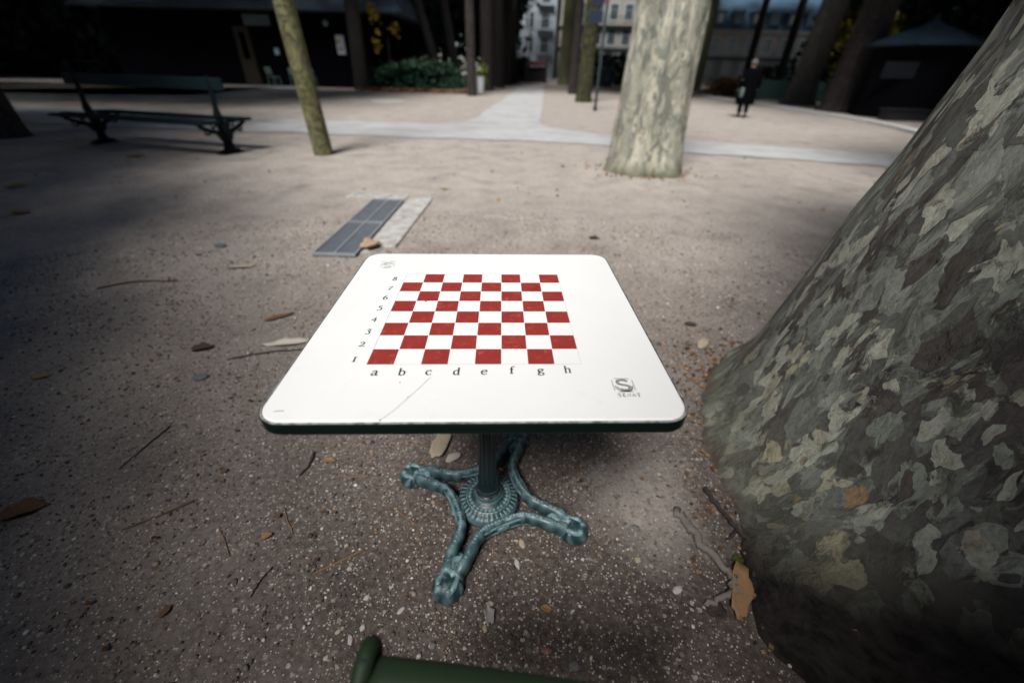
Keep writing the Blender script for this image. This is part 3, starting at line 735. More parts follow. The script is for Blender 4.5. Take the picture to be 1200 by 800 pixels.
def emblem(name, cx, cy, s, rot, mat, word=True):
    """framed triple-line S over the word SENAT; s = frame half side"""
    bm = bmesh.new()
    def tr(p): return (cx + p[0] * s * cos(rot) - p[1] * s * sin(rot), cy + p[0] * s * sin(rot) + p[1] * s * cos(rot))
    def st(P, w_): ribbon(bm, [tr(p) for p in P], w_ * s, ZP + .0002)
    st([(-.75, 1), (.78, 1)], .028); st([(-.62, -1), (.78, -1)], .028); st([(-1.02, -.82), (-1.02, .78)], .028); st([(1.02, -.82), (1.02, .78)], .028)
    S_ = cat_rom([(.5, .52), (.25, .74), (-.15, .76), (-.48, .6), (-.5, .28), (-.2, .08), (.22, -.04), (.52, -.2), (.56, -.5), (.3, -.72), (-.1, -.74), (-.42, -.6)], 5)
    nr = []
    for i, p in enumerate(S_):
        d = S_[min(i + 1, len(S_) - 1)] - S_[max(i - 1, 0)]; nr.append(Vector((-d.y, d.x)).normalized())
    for off in (-.085, .085): st([p + n_ * off for p, n_ in zip(S_, nr)], .052)
    st(cat_rom([(-.82, -.1), (-.78, -.5), (-.5, -.86), (0, -.93), (.5, -.86), (.8, -.5), (.84, -.1)], 5), .045)
    st(cat_rom([(-.62, -.2), (-.58, -.52), (-.3, -.56)], 5), .04)
    if word:
        x = -.92
        for ch in 'SENAT':
            cxx, cyy = tr((x + .2, -1.55))
            glyph(bm, ch, cxx, cyy, .34 * s, ZP + .0002, wt=.115, thin=.06, width=.95, rot=rot); x += .46
    return bmobj(name, bm, mat, top, recalc=False)
emblem('emblem', .2645, -.2705, .0185, 0, M_ink)
emblem('faded_emblem', -.2835, .268, .0185, pi, simple_mat('faded_ink', (.5, .5, .49), .6))
# scratches, chips and stains in the enamel
M_chip = mat_ink('chip_dark', (.08, .07, .065))
for P, w_ in (([(-.088, -.245), (-.105, -.278), (-.118, -.300), (-.135, -.331), (-.156, -.36)], .00022), ([(-.335, -.335), (-.318, -.334)], .0006)):
    bm = bmesh.new(); ribbon(bm, P, w_, ZP + .0002); bmobj('scratch', bm, M_chip, top, recalc=False)
for x, y, r in ((-.1421, .0507, .0028), (-.1384, -.0365, .002), (-.1419, -.2615, .0014), (-.1548, -.3575, .0018), (.201, -.118, .0011), (-.1204, -.3013, .001)):
    bm = bmesh.new()
    bm.faces.new([bm.verts.new((x + r * random.uniform(.7, 1.2) * cos(a * pi / 4), y + r * random.uniform(.6, 1.2) * sin(a * pi / 4), ZP + .0004)) for a in range(8)])
    bmobj('chip', bm, M_chip, top, recalc=False)

# pedestal
bm = bmesh.new()
flut = lambda i, r, z, a: r * (1 + (.05 * cos(12 * a) if .16 < z < .68 else 0))
lathe(bm, [(.040, .070), (.041, .078), (.043, .082), (.037, .087), (.031, .091), (.034, .098), (.0345, .106), (.031, .113), (.029, .12), (.0315, .135), (.031, .15), (.027, .165), (.0245, .26), (.0235, .40), (.023, .66), (.028, .672), (.028, .685), (.05, .695), (.055, .7105)], 96, fn=flut)
bmobj('column', bm, mat_cast(.42), table, True)
bm = bmesh.new()
for a in (0, pi / 2):
    box(bm, (0, 0, .706), (.46, .045, .008), a + pi / 4 - .0, .002)
bmobj('top_bracket', bm, M_iron, table)
FR, FA = .2836, 2.7636 - 0.0
BZ = .0
bm = bmesh.new()
ridge = lambda i, r, z, a: r * (1 + (.018 * cos(32 * a) if 4 <= i <= 7 else 0))
lathe(bm, [(.086, .018), (.097, .022), (.099, .034), (.0965, .044), (.092, .049), (.087, .052), (.080, .055), (.0745, .057), (.0715, .0625), (.068, .062), (.065, .058), (.058, .061), (.052, .063), (.048, .068), (.043, .071), (.02, .071)], 160, fn=ridge)
for k in range(36):
    a = 2 * pi * k / 36
    box(bm, (.0845 * cos(a), .0845 * sin(a), .0535), (.019, .0035, .005), a, .0012, rot=Matrix.Rotation(a, 4, 'Z') @ Matrix.Rotation(radians(20), 4, 'Y'))
for k in range(28):
    a = 2 * pi * (k + .5) / 28
    box(bm, (.0605 * cos(a), .0605 * sin(a), .060), (.009, .009, .005), a + pi / 4, .0012)
bmobj('base_ring', bm, M_cast, table, True)
for k in range(4):
    a0 = FA - k * pi / 2
    foot = Vector((FR * cos(a0), FR * sin(a0), 0))
    rad = Vector((cos(a0), sin(a0), 0)); tan = Vector((-sin(a0), cos(a0), 0))
    # lion-paw foot
    bm = bmesh.new()
    r = bmesh.ops.create_uvsphere(bm, u_segments=40, v_segments=24, radius=1)
    for v in r['verts']:
        x, y, z = v.co
        toe = 1 + .10 * abs(sin(2.5 * atan2(y, x))) * (1 if x > -.2 else 0) * (1 - .4 * abs(z))
        sw = 1 + .06 * sin(7 * x + 3 * z)
        p = rad * (x * .047 * toe) + tan * (y * .042 * toe * sw)
        zz = max(z, -.5) * .035 + .0175 + .006 * (x < 0) * -x
        v.co = foot + p + Vector((0, 0, zz))
    # scroll on the instep
    tube(bm, [foot - rad * (.012 + .014 * t) + tan * (.010 * sin(t * 1.9)) + Vector((0, 0, .046 + .005 * cos(t * 2))) for t in range(6)], [.010, .013, .014, .013, .012, .008], 12)
    for s_ in (-1, 1):
        tube(bm, [foot + rad * .036 + tan * s_ * .016 + Vector((0, 0, .036)), foot + rad * .01 + tan * s_ * .024 + Vector((0, 0, .046)), foot - rad * .03 + tan * s_ * .022 + Vector((0, 0, .044))], [.006, .009, .006], 8)
        r = bmesh.ops.create_uvsphere(bm, u_segments=10, v_segments=8, radius=.010); bmesh.ops.translate(bm, vec=foot + rad * .026 + tan * s_ * .014 + Vector((0, 0, .044)), verts=r['verts'])
    bmobj('foot', bm, M_cast, table, True)
for k in range(4):
    a0 = FA - k * pi / 2; rad = Vector((cos(a0), sin(a0), 0)); bm = bmesh.new()
    tube(bm, [rad * .205 + Vector((0, 0, .036)), rad * .235 + Vector((0, 0, .04)), rad * .27 + Vector((0, 0, .036))], [.008, .02, .024], 10, flat=(1, .7))
    bmobj('leg_web', bm, M_cast, table, True)
for k in range(4):
    a0 = FA - k * pi / 2; a1 = a0 - pi / 2; am = a0 - pi / 4
    def pol(r, a, z): return (r * cos(a), r * sin(a), z)
    P = cat_rom([pol(.262, a0 - .06, .034), pol(.225, a0 - .105, .044), pol(.175, a0 - .15, .050), pol(.140, a0 - .23, .052), pol(.118, a0 - .42, .051), pol(.107, am, .048), pol(.118, a1 + .42, .051), pol(.140, a1 + .23, .052), pol(.175, a1 + .15, .050), pol(.225, a1 + .105, .044), pol(.262, a1 + .06, .034)], 7)
    bm = bmesh.new(); n = len(P)
    out_ = [(p - Vector((0, 0, p.z))).normalized() for p in P]
    tube(bm, P, [.0190 + .004 * abs(2 * t / (n - 1) - 1) + .0012 * sin(t * .9) for t in range(n)], 16, flat=(.78, 1.1))
    tube(bm, [p + Vector((0, 0, .0175)) for p in P], .0048, 8)
    tube(bm, [p + o_ * .0125 + Vector((0, 0, .009)) for p, o_ in zip(P, out_)], .005, 8)
    tube(bm, [p - o_ * .0125 + Vector((0, 0, .006)) for p, o_ in zip(P, out_)], .005, 8)
    tube(bm, [p + o_ * .004 - Vector((0, 0, .022)) for p, o_ in zip(P, out_)], .0085, 8)
    for t in range(4, n - 4, 2):   # beading along the crest
        r = bmesh.ops.create_uvsphere(bm, u_segments=8, v_segments=6, radius=.0052); bmesh.ops.translate(bm, vec=P[t] + Vector((0, 0, .0195)), verts=r['verts'])
    # knuckle ornament where the rail passes the ring
    c = Vector(pol(.122, am, .050))
    r = bmesh.ops.create_uvsphere(bm, u_segments=14, v_segments=10, radius=.013)
    bmesh.ops.transform(bm, matrix=Matrix.Translation(c) @ Matrix.Rotation(am, 4, 'Z') @ Matrix.Diagonal((.8, 1.7, .8, 1)), verts=r['verts'])
    bmobj('rail', bm, M_cast, table, True)

# ------------------------------------------------------------------ green chair, its back towards the table
M_chair = (lambda b: b.out(b.mix(b.noise(b.coord(), 8, 4), (.011, .025, .010), (.018, .037, .014)), .6, b.bump(b.noise(b.coord(), 70, 5), .3, .002), spec=.3))(NB('olive_green_enamel'))
def make_chair(label, loc, rz, mat, h=.85, group=None, wide=.2):
    t = thing('metal_chair', label, 'chair', loc, rz, group)
    W = wide; q_ = h / .85
    for s_ in (-1, 1):
        bm = bmesh.new()
        P = cat_rom([(s_ * W, .06, 0), (s_ * W, .02, .25 * q_), (s_ * W, 0, .45 * q_), (s_ * W, .04, .66 * q_), (s_ * W, .085, h - .03), (s_ * W, .078, h - .006), (s_ * W, .045, h - .016)], 6)
        tube(bm, P, .0125, 12); bmobj('back_post', bm, mat, t, True)
        bm = bmesh.new(); tube(bm, cat_rom([(s_ * W, -.02, .44 * q_), (s_ * W, -.2, .445 * q_), (s_ * W, -.38, .44 * q_), (s_ * W, -.42, .38 * q_), (s_ * W, -.43, 0)], 6), .0125, 12)
        bmobj('leg', bm, mat, t, True)
    bm = bmesh.new()
    for k in range(3):   # rolled back slats
        z0 = h - .062 - k * .10 * q_; hw = W - .006; y0 = .074 - .02 * k
        sec = []
        for i in range(17):
            x = -hw + 2 * hw * i / 16; y = y0 + .004 * (1 - (x / hw) ** 2)
            sec.append([(x, y - .008, z0), (x, y - .003, z0 - .004), (x, y + .002, z0), (x, y + .010, z0 + .036), (x, y + .007, z0 + .045), (x, y - .002, z0 + .049), (x, y - .034, z0 + .053), (x, y - .038, z0 + .048), (x, y - .012, z0 + .044), (x, y, z0 + .036)])
        vs = [[bm.verts.new(p) for p in s_] for s_ in sec]; m_ = len(sec[0])
        for a, b_ in zip(vs, vs[1:]):
            for q in range(m_): bm.faces.new((a[q], a[(q + 1) % m_], b_[(q + 1) % m_], b_[q]))
        bm.faces.new(vs[0]); bm.faces.new(vs[-1][::-1])
    bmobj('backrest', bm, mat, t, True)
    bm = bmesh.new()
    for k in range(8):
        y = -.03 - k * .052; box(bm, (0, y, (.452 - .012 * sin(pi * k / 7)) * q_), (2 * W - .01, .042, .007), 0, .002)
    bmobj('seat', bm, mat, t)
    return t
ch = make_chair('olive green metal chair, its backrest cut by the bottom border in front of the table', (.030, .116, 0), radians(-5.6), M_chair, .62, wide=.205)
bm = bmesh.new(); lathe(bm, [(.0045, 0), (.0045, .0015), (.001, .002)], 12, (-.205, .066, .6235)); bmobj('screw_hole', bm, M_iron, ch)

# chairs by the kiosk
M_pgreen = simple_mat('pale_green_enamel', (.26, .42, .35), .5, .15, 10)
c1 = make_chair('pale green chair right of the mossy trunk, nearest the white poster on the kiosk', (-11.85, 27.6, 0), radians(186), M_pgreen, .95, 'green chairs along the kiosk', .23)
c2 = copy_tree(c1); c2.location = (-12.75, 27.6, 0); c2.rotation_euler.z = radians(172); c2['label'] = 'pale green chair seen right against the edge of the mossy leaning trunk'
c3 = copy_tree(c1); c3.location = (-14.1, 27.6, 0); c3.rotation_euler.z = radians(150); c3['label'] = 'pale green chair peeking out left of the mossy leaning trunk'

# ------------------------------------------------------------------ bench
def make_bench():
    t = thing('park_bench', 'dark blue-green double park bench with one central backrest at left on the sand', 'bench', (-5.745, 7.31, 0), radians(-13.6))
    mw = (lambda b: b.out(b.mix(b.noise(b.coord('Object', (.3, 3, 3)), 12, 5), (.004, .013, .018), (.009, .025, .033)), .6, b.bump(b.noise(b.coord('Object', (.2, 4, 4)), 20, 4), .3, .004), spec=.2))(NB('bench_paint'))
    mi = simple_mat('bench_iron', (.006, .011, .014), .7, .3, 14, spec=.15)
    L = 2.92
    for y in (-.40, -.235, .235, .40):
        bm = bmesh.new(); box(bm, (-.06, y, .462 - abs(y) * .03), (L, .14, .038), 0, .009); bmobj('seat_plank', bm, mw, t)
    bm = bmesh.new(); box(bm, (-.02, 0, .925), (L + .12, .045, .16), 0, .01); bmobj('back_plank', bm, mw, t)
    for x in (-1.28, 1.28):
        bm = bmesh.new()
        # foot: flared plate, web, then brackets and post
        box(bm, (x, 0, .015), (.12, .40, .03), 0, .006); box(bm, (x, 0, .045), (.10, .30, .035), 0, .008)
        P = [(x, 0, .05), (x, 0, .15), (x, 0, .3), (x, 0, .42)]
        tube(bm, P, [.115, .085, .095, .13], 10, flat=(.55, 1.0) if False else (1, .5))
        for s_ in (-1, 1):
            tube(bm, cat_rom([(x, s_ * .06, .2), (x, s_ * .13, .30), (x, s_ * .27, .345), (x, s_ * .41, .41)], 6), [.04] * 6 + [.034] * 6 + [.028] * 7, 8)
            tube(bm, [(x, s_ * (.30 + .045 * cos(q * .75)), .335 + .045 * sin(q * .75)) for q in range(9)], .016, 6)
            tube(bm, [(x, s_ * (.17 + .035 * cos(q * .75)), .40 + .03 * sin(q * .75)) for q in range(9)], .014, 6)
        box(bm, (x, 0, .43), (.06, .9, .022), 0, .005)
        bmobj('support', bm, mi, t)
        bm = bmesh.new()
        tube(bm, [(x, -.02, .44), (x, -.035, .52), (x, -.03, .62), (x, -.015, .8), (x, -.005, 1.03)], [.055, .06, .038, .032, .03], 10)
        bmesh.ops.transform(bm, matrix=Matrix.Translation((0, 0, 0)), verts=bm.verts)
        r = bmesh.ops.create_uvsphere(bm, u_segments=10, v_segments=8, radius=.038); bmesh.ops.translate(bm, vec=(x, -.035, .60), verts=r['verts'])
        bmobj('back_post', bm, mi, t)
    return t
make_bench()

# ------------------------------------------------------------------ drain grate in the sand
gr = thing('drain_grate', 'long rusty grey drain grate with a concrete edge set in the sand behind the table', 'drain grate', (-1.36, 3.72, 0), 0)
M_gr = simple_mat('grate_steel', (.2, .225, .26), .5, .35, 14, .3)
M_conc = (lambda b: b.out(b.mix(b.ramp(b.noise(b.coord(), 9, 6, .75), [(.35, 0), (.62, 1)]), (.3, .27, .245), (.56, .56, .55)), .9, b.bump(b.noise(b.coord(), 60, 4), .4, .004), spec=.2))(NB('worn_concrete'))
bm = bmesh.new()
for sx in (-1, 1):
    for sy in (-1, 1):
        for k in range(15):
            box(bm, (sx * .079, sy * .385 + (k - 7) * .0505, .018), (.142, .021, .012), 0)
bmobj('bars', bm, M_gr, gr); bm = bmesh.new()
for x in (-.158, 0, .158): box(bm, (x, 0, .019), (.012, 1.56, .018), 0)
for y in (-.775, 0, .775): box(bm, (0, y, .020), (.328, .014, .02), 0)
bmobj('frame', bm, simple_mat('pale_steel', (.3, .32, .34), .6, .3, 14), gr)
bm = bmesh.new(); box(bm, (0, 0, .006), (.33, 1.56, .008), 0); bmobj('drain_shade_sheet', bm, simple_mat('drain_shade', (.03, .034, .04), .9), gr)  # dark sheet in place of a pit: its shade is painted in
bm = bmesh.new()
def slab(bm, poly, z0, z1):
    a = [bm.verts.new((x, y, z0)) for x, y in poly]; b_ = [bm.verts.new((x, y, z1)) for x, y in poly]
    bm.faces.new(a[::-1]); bm.faces.new(b_); n = len(poly)
    for k in range(n): bm.faces.new((a[k], a[(k + 1) % n], b_[(k + 1) % n], b_[k]))
slab(bm, [(.185, -.74), (.26, -.70), (.33, -.62), (.41, -.57), (.43, .2), (.445, .93), (.30, .90), (.20, .80), (.185, .2)], -.01, .017)
slab(bm, [(-.50, .90), (-.30, .86), (.1, .80), (.17, .83), (.16, 1.02), (-.1, 1.06), (-.46, 1.08)], -.01, .013)
bmobj('concrete_surround', bm, M_conc, gr)

# ------------------------------------------------------------------ litter on the ground
def flake(name, label, cat, x, y, L, W, rz, mat, seed, curl=.15, z=.006, lobed=False, group=None, tilt=0):
    rnd = random.Random(seed); n = 22; rim = []
    for k in range(n):
        a = 2 * pi * k / n
        r = 1 + .18 * mnoise.noise(Vector((cos(a) * 1.7 + seed, sin(a) * 1.7, seed * .37))) + .22 * mnoise.noise(Vector((cos(a) * 4 + seed, sin(a) * 4, .3)))
        if lobed: r *= .62 + .45 * abs(cos(2.5 * (a))) ** .7
        rim.append((r * cos(a) * L / 2, r * sin(a) * W / 2))
    V = [(0, 0, z + curl * L * .06)]; m = 3
    for j in range(1, m + 1):
        for (px, py) in rim:
            f = j / m; u, v = px * f, py * f
            V.append((u, v, z + curl * (v * v) / max(W, .01) * 2.2 + curl * .25 * u * u / L + .1 * W * mnoise.noise(Vector((u / L * 3 + seed, v / W * 2, 0)))))
    Fc = [(0, 1 + k, 1 + (k + 1) % n) for k in range(n)]
    for j in range(m - 1):
        for k in range(n):
            a, b_ = 1 + j * n + k, 1 + j * n + (k + 1) % n; Fc.append((a, a + n, b_ + n, b_))
    zmin = min(v[2] for v in V)
    V = [(v[0], v[1], v[2] - zmin + .001) for v in V]
    o = mkobj(name, V, Fc, mat, None, True, (x, y, gz(x, y) + .002)); o.rotation_euler = (tilt, 0, rz)
    md = o.modifiers.new('thick', 'SOLIDIFY'); md.thickness = .0025 if not lobed else .0008; md.offset = 1
    return tag(o, label, cat, group)
def leafmat(name, a, c, s=60):
    b = NB(name); v = b.coord(); v = b.warp(v, 20, .03)
    return b.out(b.mix(b.noise(v, s, 5, .65), a, c), .75, b.bump(b.noise(v, 110, 4), .5, .003), spec=.25)
M_tan = leafmat('tan_bark', (.24, .13, .065), (.42, .25, .13)); M_beige = leafmat('beige_bark', (.34, .27, .19), (.52, .44, .34))
M_palef = leafmat('pale_bark', (.42, .38, .32), (.6, .56, .5)); M_brownf = leafmat('brown_leaf', (.10, .055, .035), (.22, .12, .065))
M_ygl = leafmat('yellow_leaf', (.28, .2, .08), (.45, .35, .14)); M_darkf = leafmat('dark_leaf', (.035, .028, .026), (.085, .065, .055))
M_grn = leafmat('green_leaf', (.035, .06, .012), (.08, .11, .025)); M_greyf = leafmat('grey_scrap', (.22, .2, .19), (.4, .38, .36))
for i, (nm, lab, x, y, L, W, rz, mt, cu, lo) in enumerate([
    ('bark_flake', 'large orange-tan bark flake leaning on the root of the huge plane tree', .655, .592, .155, .058, radians(66), M_tan, .35, False),
    ('bark_flake', 'broad tan bark flake lying under the table behind the pedestal', -.262, 1.115, .17, .062, radians(80), M_beige, .3, False),
    ('bark_flake', 'small pale flake next to the broad tan one under the table', -.205, 1.045, .06, .035, radians(40), M_palef, .4, False),
    ('bark_flake', 'tan bark strip lying alone in the sand left of the drain grate', -1.93, 2.70, .19, .045, radians(14), M_beige, .4, False),
    ('bark_flake', 'long pale bark strip at the left edge of the tabletop', -1.16, 1.77, .22, .055, radians(14), M_palef, .4, False),
    ('bark_flake', 'thin brown bark strip above the long pale strip left of the table', -1.33, 2.02, .15, .035, radians(40), M_brownf, .4, False),
    ('dry_leaf', 'dry pale brown plane leaf lying on the near end of the drain grate', -1.12, 3.10, .17, .14, radians(60), leafmat('dry_leaf_pale', (.36, .24, .15), (.52, .38, .26)), .5, True),
    ('dry_leaf', 'tan leaf in the sand beyond the drain grate', -.844, 5.10, .16, .09, radians(-20), M_beige, .4, True),
    ('dry_leaf', 'grey torn scrap of leaf in the gravel in front of the pedestal', -.04, .522, .05, .028, radians(100), M_greyf, .7, True),
    ('dry_leaf', 'orange brown leaf scrap right of the grey torn scrap', .113, .540, .03, .018, radians(-15), M_tan, .5, False),
    ('green_leaf', 'dark green leaf at the end of the dark stick beside the tree foot', .695, .690, .035, .03, radians(30), M_grn, .3, False),
    ('dry_leaf', 'dark leaf in the sand behind the right end of the table', .69, 3.5, .10, .06, radians(10), M_darkf, .6, True),
    ('bark_flake', 'tan flake at the left foot of the huge plane tree', 1.02, 1.86, .12, .05, radians(55), M_beige, .4, False),
    ('dry_leaf', 'small yellow leaf at the left side level with the table', -2.13, 1.45, .075, .05, radians(30), M_ygl, .4, True),
    ('dry_leaf', 'brown leaf in the dim gravel at lower left', -.89, .505, .035, .018, radians(70), M_brownf, .4, False),
    ('dry_leaf', 'big curled brown leaf at the dark left border', -1.541, .775, .13, .06, radians(30), M_brownf, .7, True),
    ('dry_leaf', 'yellow leaf in the dim sand far left below the bench', -4.55, 3.76, .2, .12, radians(5), M_ygl, .3, True),
    ('dry_leaf', 'yellow leaf at the dark left border below the bench', -5.5, 4.65, .22, .14, radians(-5), M_ygl, .3, True),
    ('dry_leaf', 'yellow leaf in front of the bench', -5.62, 6.5, .26, .17, radians(10), M_ygl, .3, True),
    ('dry_leaf', 'tan leaf near the twig left of the pedestal', -.658, 1.02, .05, .022, radians(-10), M_tan, .5, False),
    ('dry_leaf', 'little rust leaf beside the short twig left of the pedestal', -.735, .722, .03, .02, radians(40), M_tan, .5, False),
    ('bark_flake', 'dark bark flake in the gravel left of the table', -1.56, 1.70, .1, .06, radians(25), M_darkf, .5, False),
    ('bark_flake', 'grey-brown bark piece at the tree foot in front of the pale root', .575, .545, .05, .04, radians(20), M_darkf, .4, False),
    ('dry_leaf', 'ochre leaf on the dark root at lower right', .86, .485, .045, .03, radians(30), M_tan, .4, True),
    ('bark_flake', 'dark crumb of bark in the pale sand between table and huge tree', 1.03, 2.07, .07, .04, radians(-15), M_darkf, .6, False),
    ('bark_flake', 'small beige flake under the front left corner of the table', -.42, 1.25, .05, .03, radians(0), M_beige, .4, False),
    ]):
    zt = 0
    o = flake(nm, lab, 'leaf' if 'leaf' in nm else 'bark', x, y, L, W, rz, mt, i * 3 + 1, cu, lobed=lo)
    if 'on the near end' in lab: o.location.z = .032
    if 'leaning on' in lab: o.rotation_euler = (.12, -.08, rz); o.location.z += .016
    if 'ochre leaf on' in lab: o.location.z += .10; 

def twig(name, label, pts, r, mat, seed, side=None):
    rnd = random.Random(seed); bm = bmesh.new()
    P = cat_rom([(x, y, gz(x, y) + r + .001 + z) for x, y, z in pts], 5)
    P = [p + Vector((rnd.uniform(-1, 1), rnd.uniform(-1, 1), 0)) * r * .6 for p in P]
    n = len(P); tube(bm, P, [r * (1 - .45 * k / n) * rnd.uniform(.85, 1.15) for k in range(n)], 7)
    if side: tube(bm, [(x, y, gz(x, y) + r + z) for x, y, z in side], [r * .7, r * .55, r * .4][:len(side)], 6)
    o = bmobj(name, bm, mat, None, True); return tag(o, label, 'stick' if name == 'stick' else 'twig')
M_twd = simple_mat('dark_twig', (.06, .05, .048), .85, .5, 60, bump=.6); M_twt = simple_mat('tan_twig', (.3, .17, .085), .8, .3, 60); M_twb = simple_mat('brown_twig', (.17, .09, .05), .8, .3, 60)
M_root = simple_mat('dusty_root', (.24, .21, .185), .9, .25, 40, bump=.8)
twig('stick', 'dark forked stick lying against the foot of the huge plane tree', [(.690, .935, 0), (.700, .88, .004), (.718, .83, .002), (.735, .785, .006), (.752, .735, .004), (.735, .68, .006), (.715, .615, 0)], .0085, M_twd, 1, [(.735, .785, .006), (.70, .755, .004), (.685, .75, .002)])
twig('tree_root', 'pale dusty root hooking out of the ground beside the tan bark flake', [(.560, .85, -.012), (.580, .79, -.002), (.598, .731, .003), (.640, .652, .008), (.640, .606, .01), (.605, .572, .004), (.545, .556, -.01)], .014, M_root, 2)
for i, (lab, pts, r, mt) in enumerate([
    ('dark twig left of the pedestal under the front edge of the table', [(-.73, 1.057), (-.722, 1.0), (-.735, .945)], .005, M_twd),
    ('short rust-brown twig pointing at the left iron foot', [(-.73, .822), (-.70, .78), (-.662, .735)], .0022, M_twt),
    ('rust-brown twig standing steep at the left of the other short twig', [(-.885, .735), (-.85, .70), (-.809, .655)], .002, M_twt),
    ('long straight tan twig between the gravel and the front iron foot', [(-.425, .69), (-.48, .655), (-.548, .612)], .0025, M_twt),
    ('grey twig in the gravel lower left of the pedestal', [(-.671, .629), (-.685, .59), (-.69, .546)], .0028, M_twd),
    ('long brown twig in the dim gravel at left', [(-1.04, .84), (-1.10, .79), (-1.19, .73)], .003, M_twb),
    ('tan twig parallel to the front table edge, left of the pedestal', [(-.60, .955), (-.55, .95), (-.49, .96)], .0022, M_twt),
    ('thin dark twig in the gravel left of the table corner', [(-1.344, 1.166), (-1.36, 1.07), (-1.377, .955)], .003, M_twd),
    ('dark twig beneath the long pale bark strip', [(-1.36, 1.62), (-1.22, 1.68), (-1.06, 1.72)], .005, M_twd),
    ('thin dark twig in the sand left of the drain grate', [(-2.6, 2.3), (-2.45, 2.42), (-2.2, 2.45)], .006, M_twb),
    ('thin tan twig beside the left iron foot', [(-.37, .83), (-.33, .80), (-.285, .775)], .0016, M_twt)]):
    twig('twig', lab, [(x, y, 0) for x, y in pts], r, mt, 10 + i)

def stone(label, x, y, s, mat, seed, fl=.6, st=1.0, rz=0):
    bm = bmesh.new(); bmesh.ops.create_icosphere(bm, subdivisions=3, radius=1)
    for v in bm.verts:
        d = v.co.normalized(); r = 1 + .28 * mnoise.noise(d * 1.3 + Vector((seed, 0, 0))) + .1 * mnoise.noise(d * 3.5 + Vector((seed, 0, 0)))
        v.co = Vector((d.x * r * s * st, d.y * r * s, d.z * r * s * fl))
    o = bmobj('stone', bm, mat, None, True, (x, y, gz(x, y) + s * fl * .45)); o.rotation_euler.z = rz
    return tag(o, label, 'stone')
SM = {k: simple_mat('stone_' + k, c, .8, .2, 40, bump=.4) for k, c in dict(white=(.55, .52, .48), cream=(.45, .37, .27), grey=(.2, .19, .185), pink=(.3, .15, .12), slate=(.13, .15, .17)).items()}
for i, (lab, x, y, s, k, st, rz) in enumerate([
    ('elongated cream stone right of the pedestal base', .049, .723, .009, 'cream', 2.0, 1.9),
    ('pale elongated stone just below the elongated cream one', .034, .660, .007, 'white', 2.2, 1.9),
    ('white angular stone near the pale hooked root', .485, .597, .011, 'white', 1.4, .5),
    ('pinkish red stone at the bottom in front of the green chair', .108, .444, .008, 'pink', 1.8, 0),
    ('large round grey stone at the bottom edge right of the pinkish one', .176, .414, .012, 'grey', 1.1, .3),
    ('small slate grey stone above the pinkish one', .09, .474, .006, 'slate', 1.1, 0),
    ('cream stone right of the right iron foot', .393, .68, .0095, 'cream', 1.1, .7),
    ('pale stone left of the front iron foot', -.377, .556, .007, 'white', 1.4, .8),
    ('white sliver between chair and front iron foot', -.277, .527, .006, 'white', 2.0, .9),
    ('tan stone under the grey torn scrap', -.049, .49, .006, 'cream', 1.7, 1.8),
    ('white stone at the left of the green chair', -.366, .484, .007, 'white', 1.2, 1.2),
    ('lower white stone close to the green chair post', -.388, .455, .006, 'white', 2.0, 1.9),
    ('grey stone between pedestal and pale root', .412, .785, .01, 'grey', 1.2, 0),
    ('cream pebble above the grey torn scrap', -.038, .55, .007, 'cream', 1.2, 0),
    ('grey stone in the gravel left of the table', -1.42, 1.47, .022, 'slate', 1.5, .3),
    ('dark stone in the sand left of the drain grate', -2.3, 3.08, .03, 'slate', 1.3, .1)]):
    stone(lab, x, y, s, SM[k], i * 1.7 + .5, .6, st, rz)

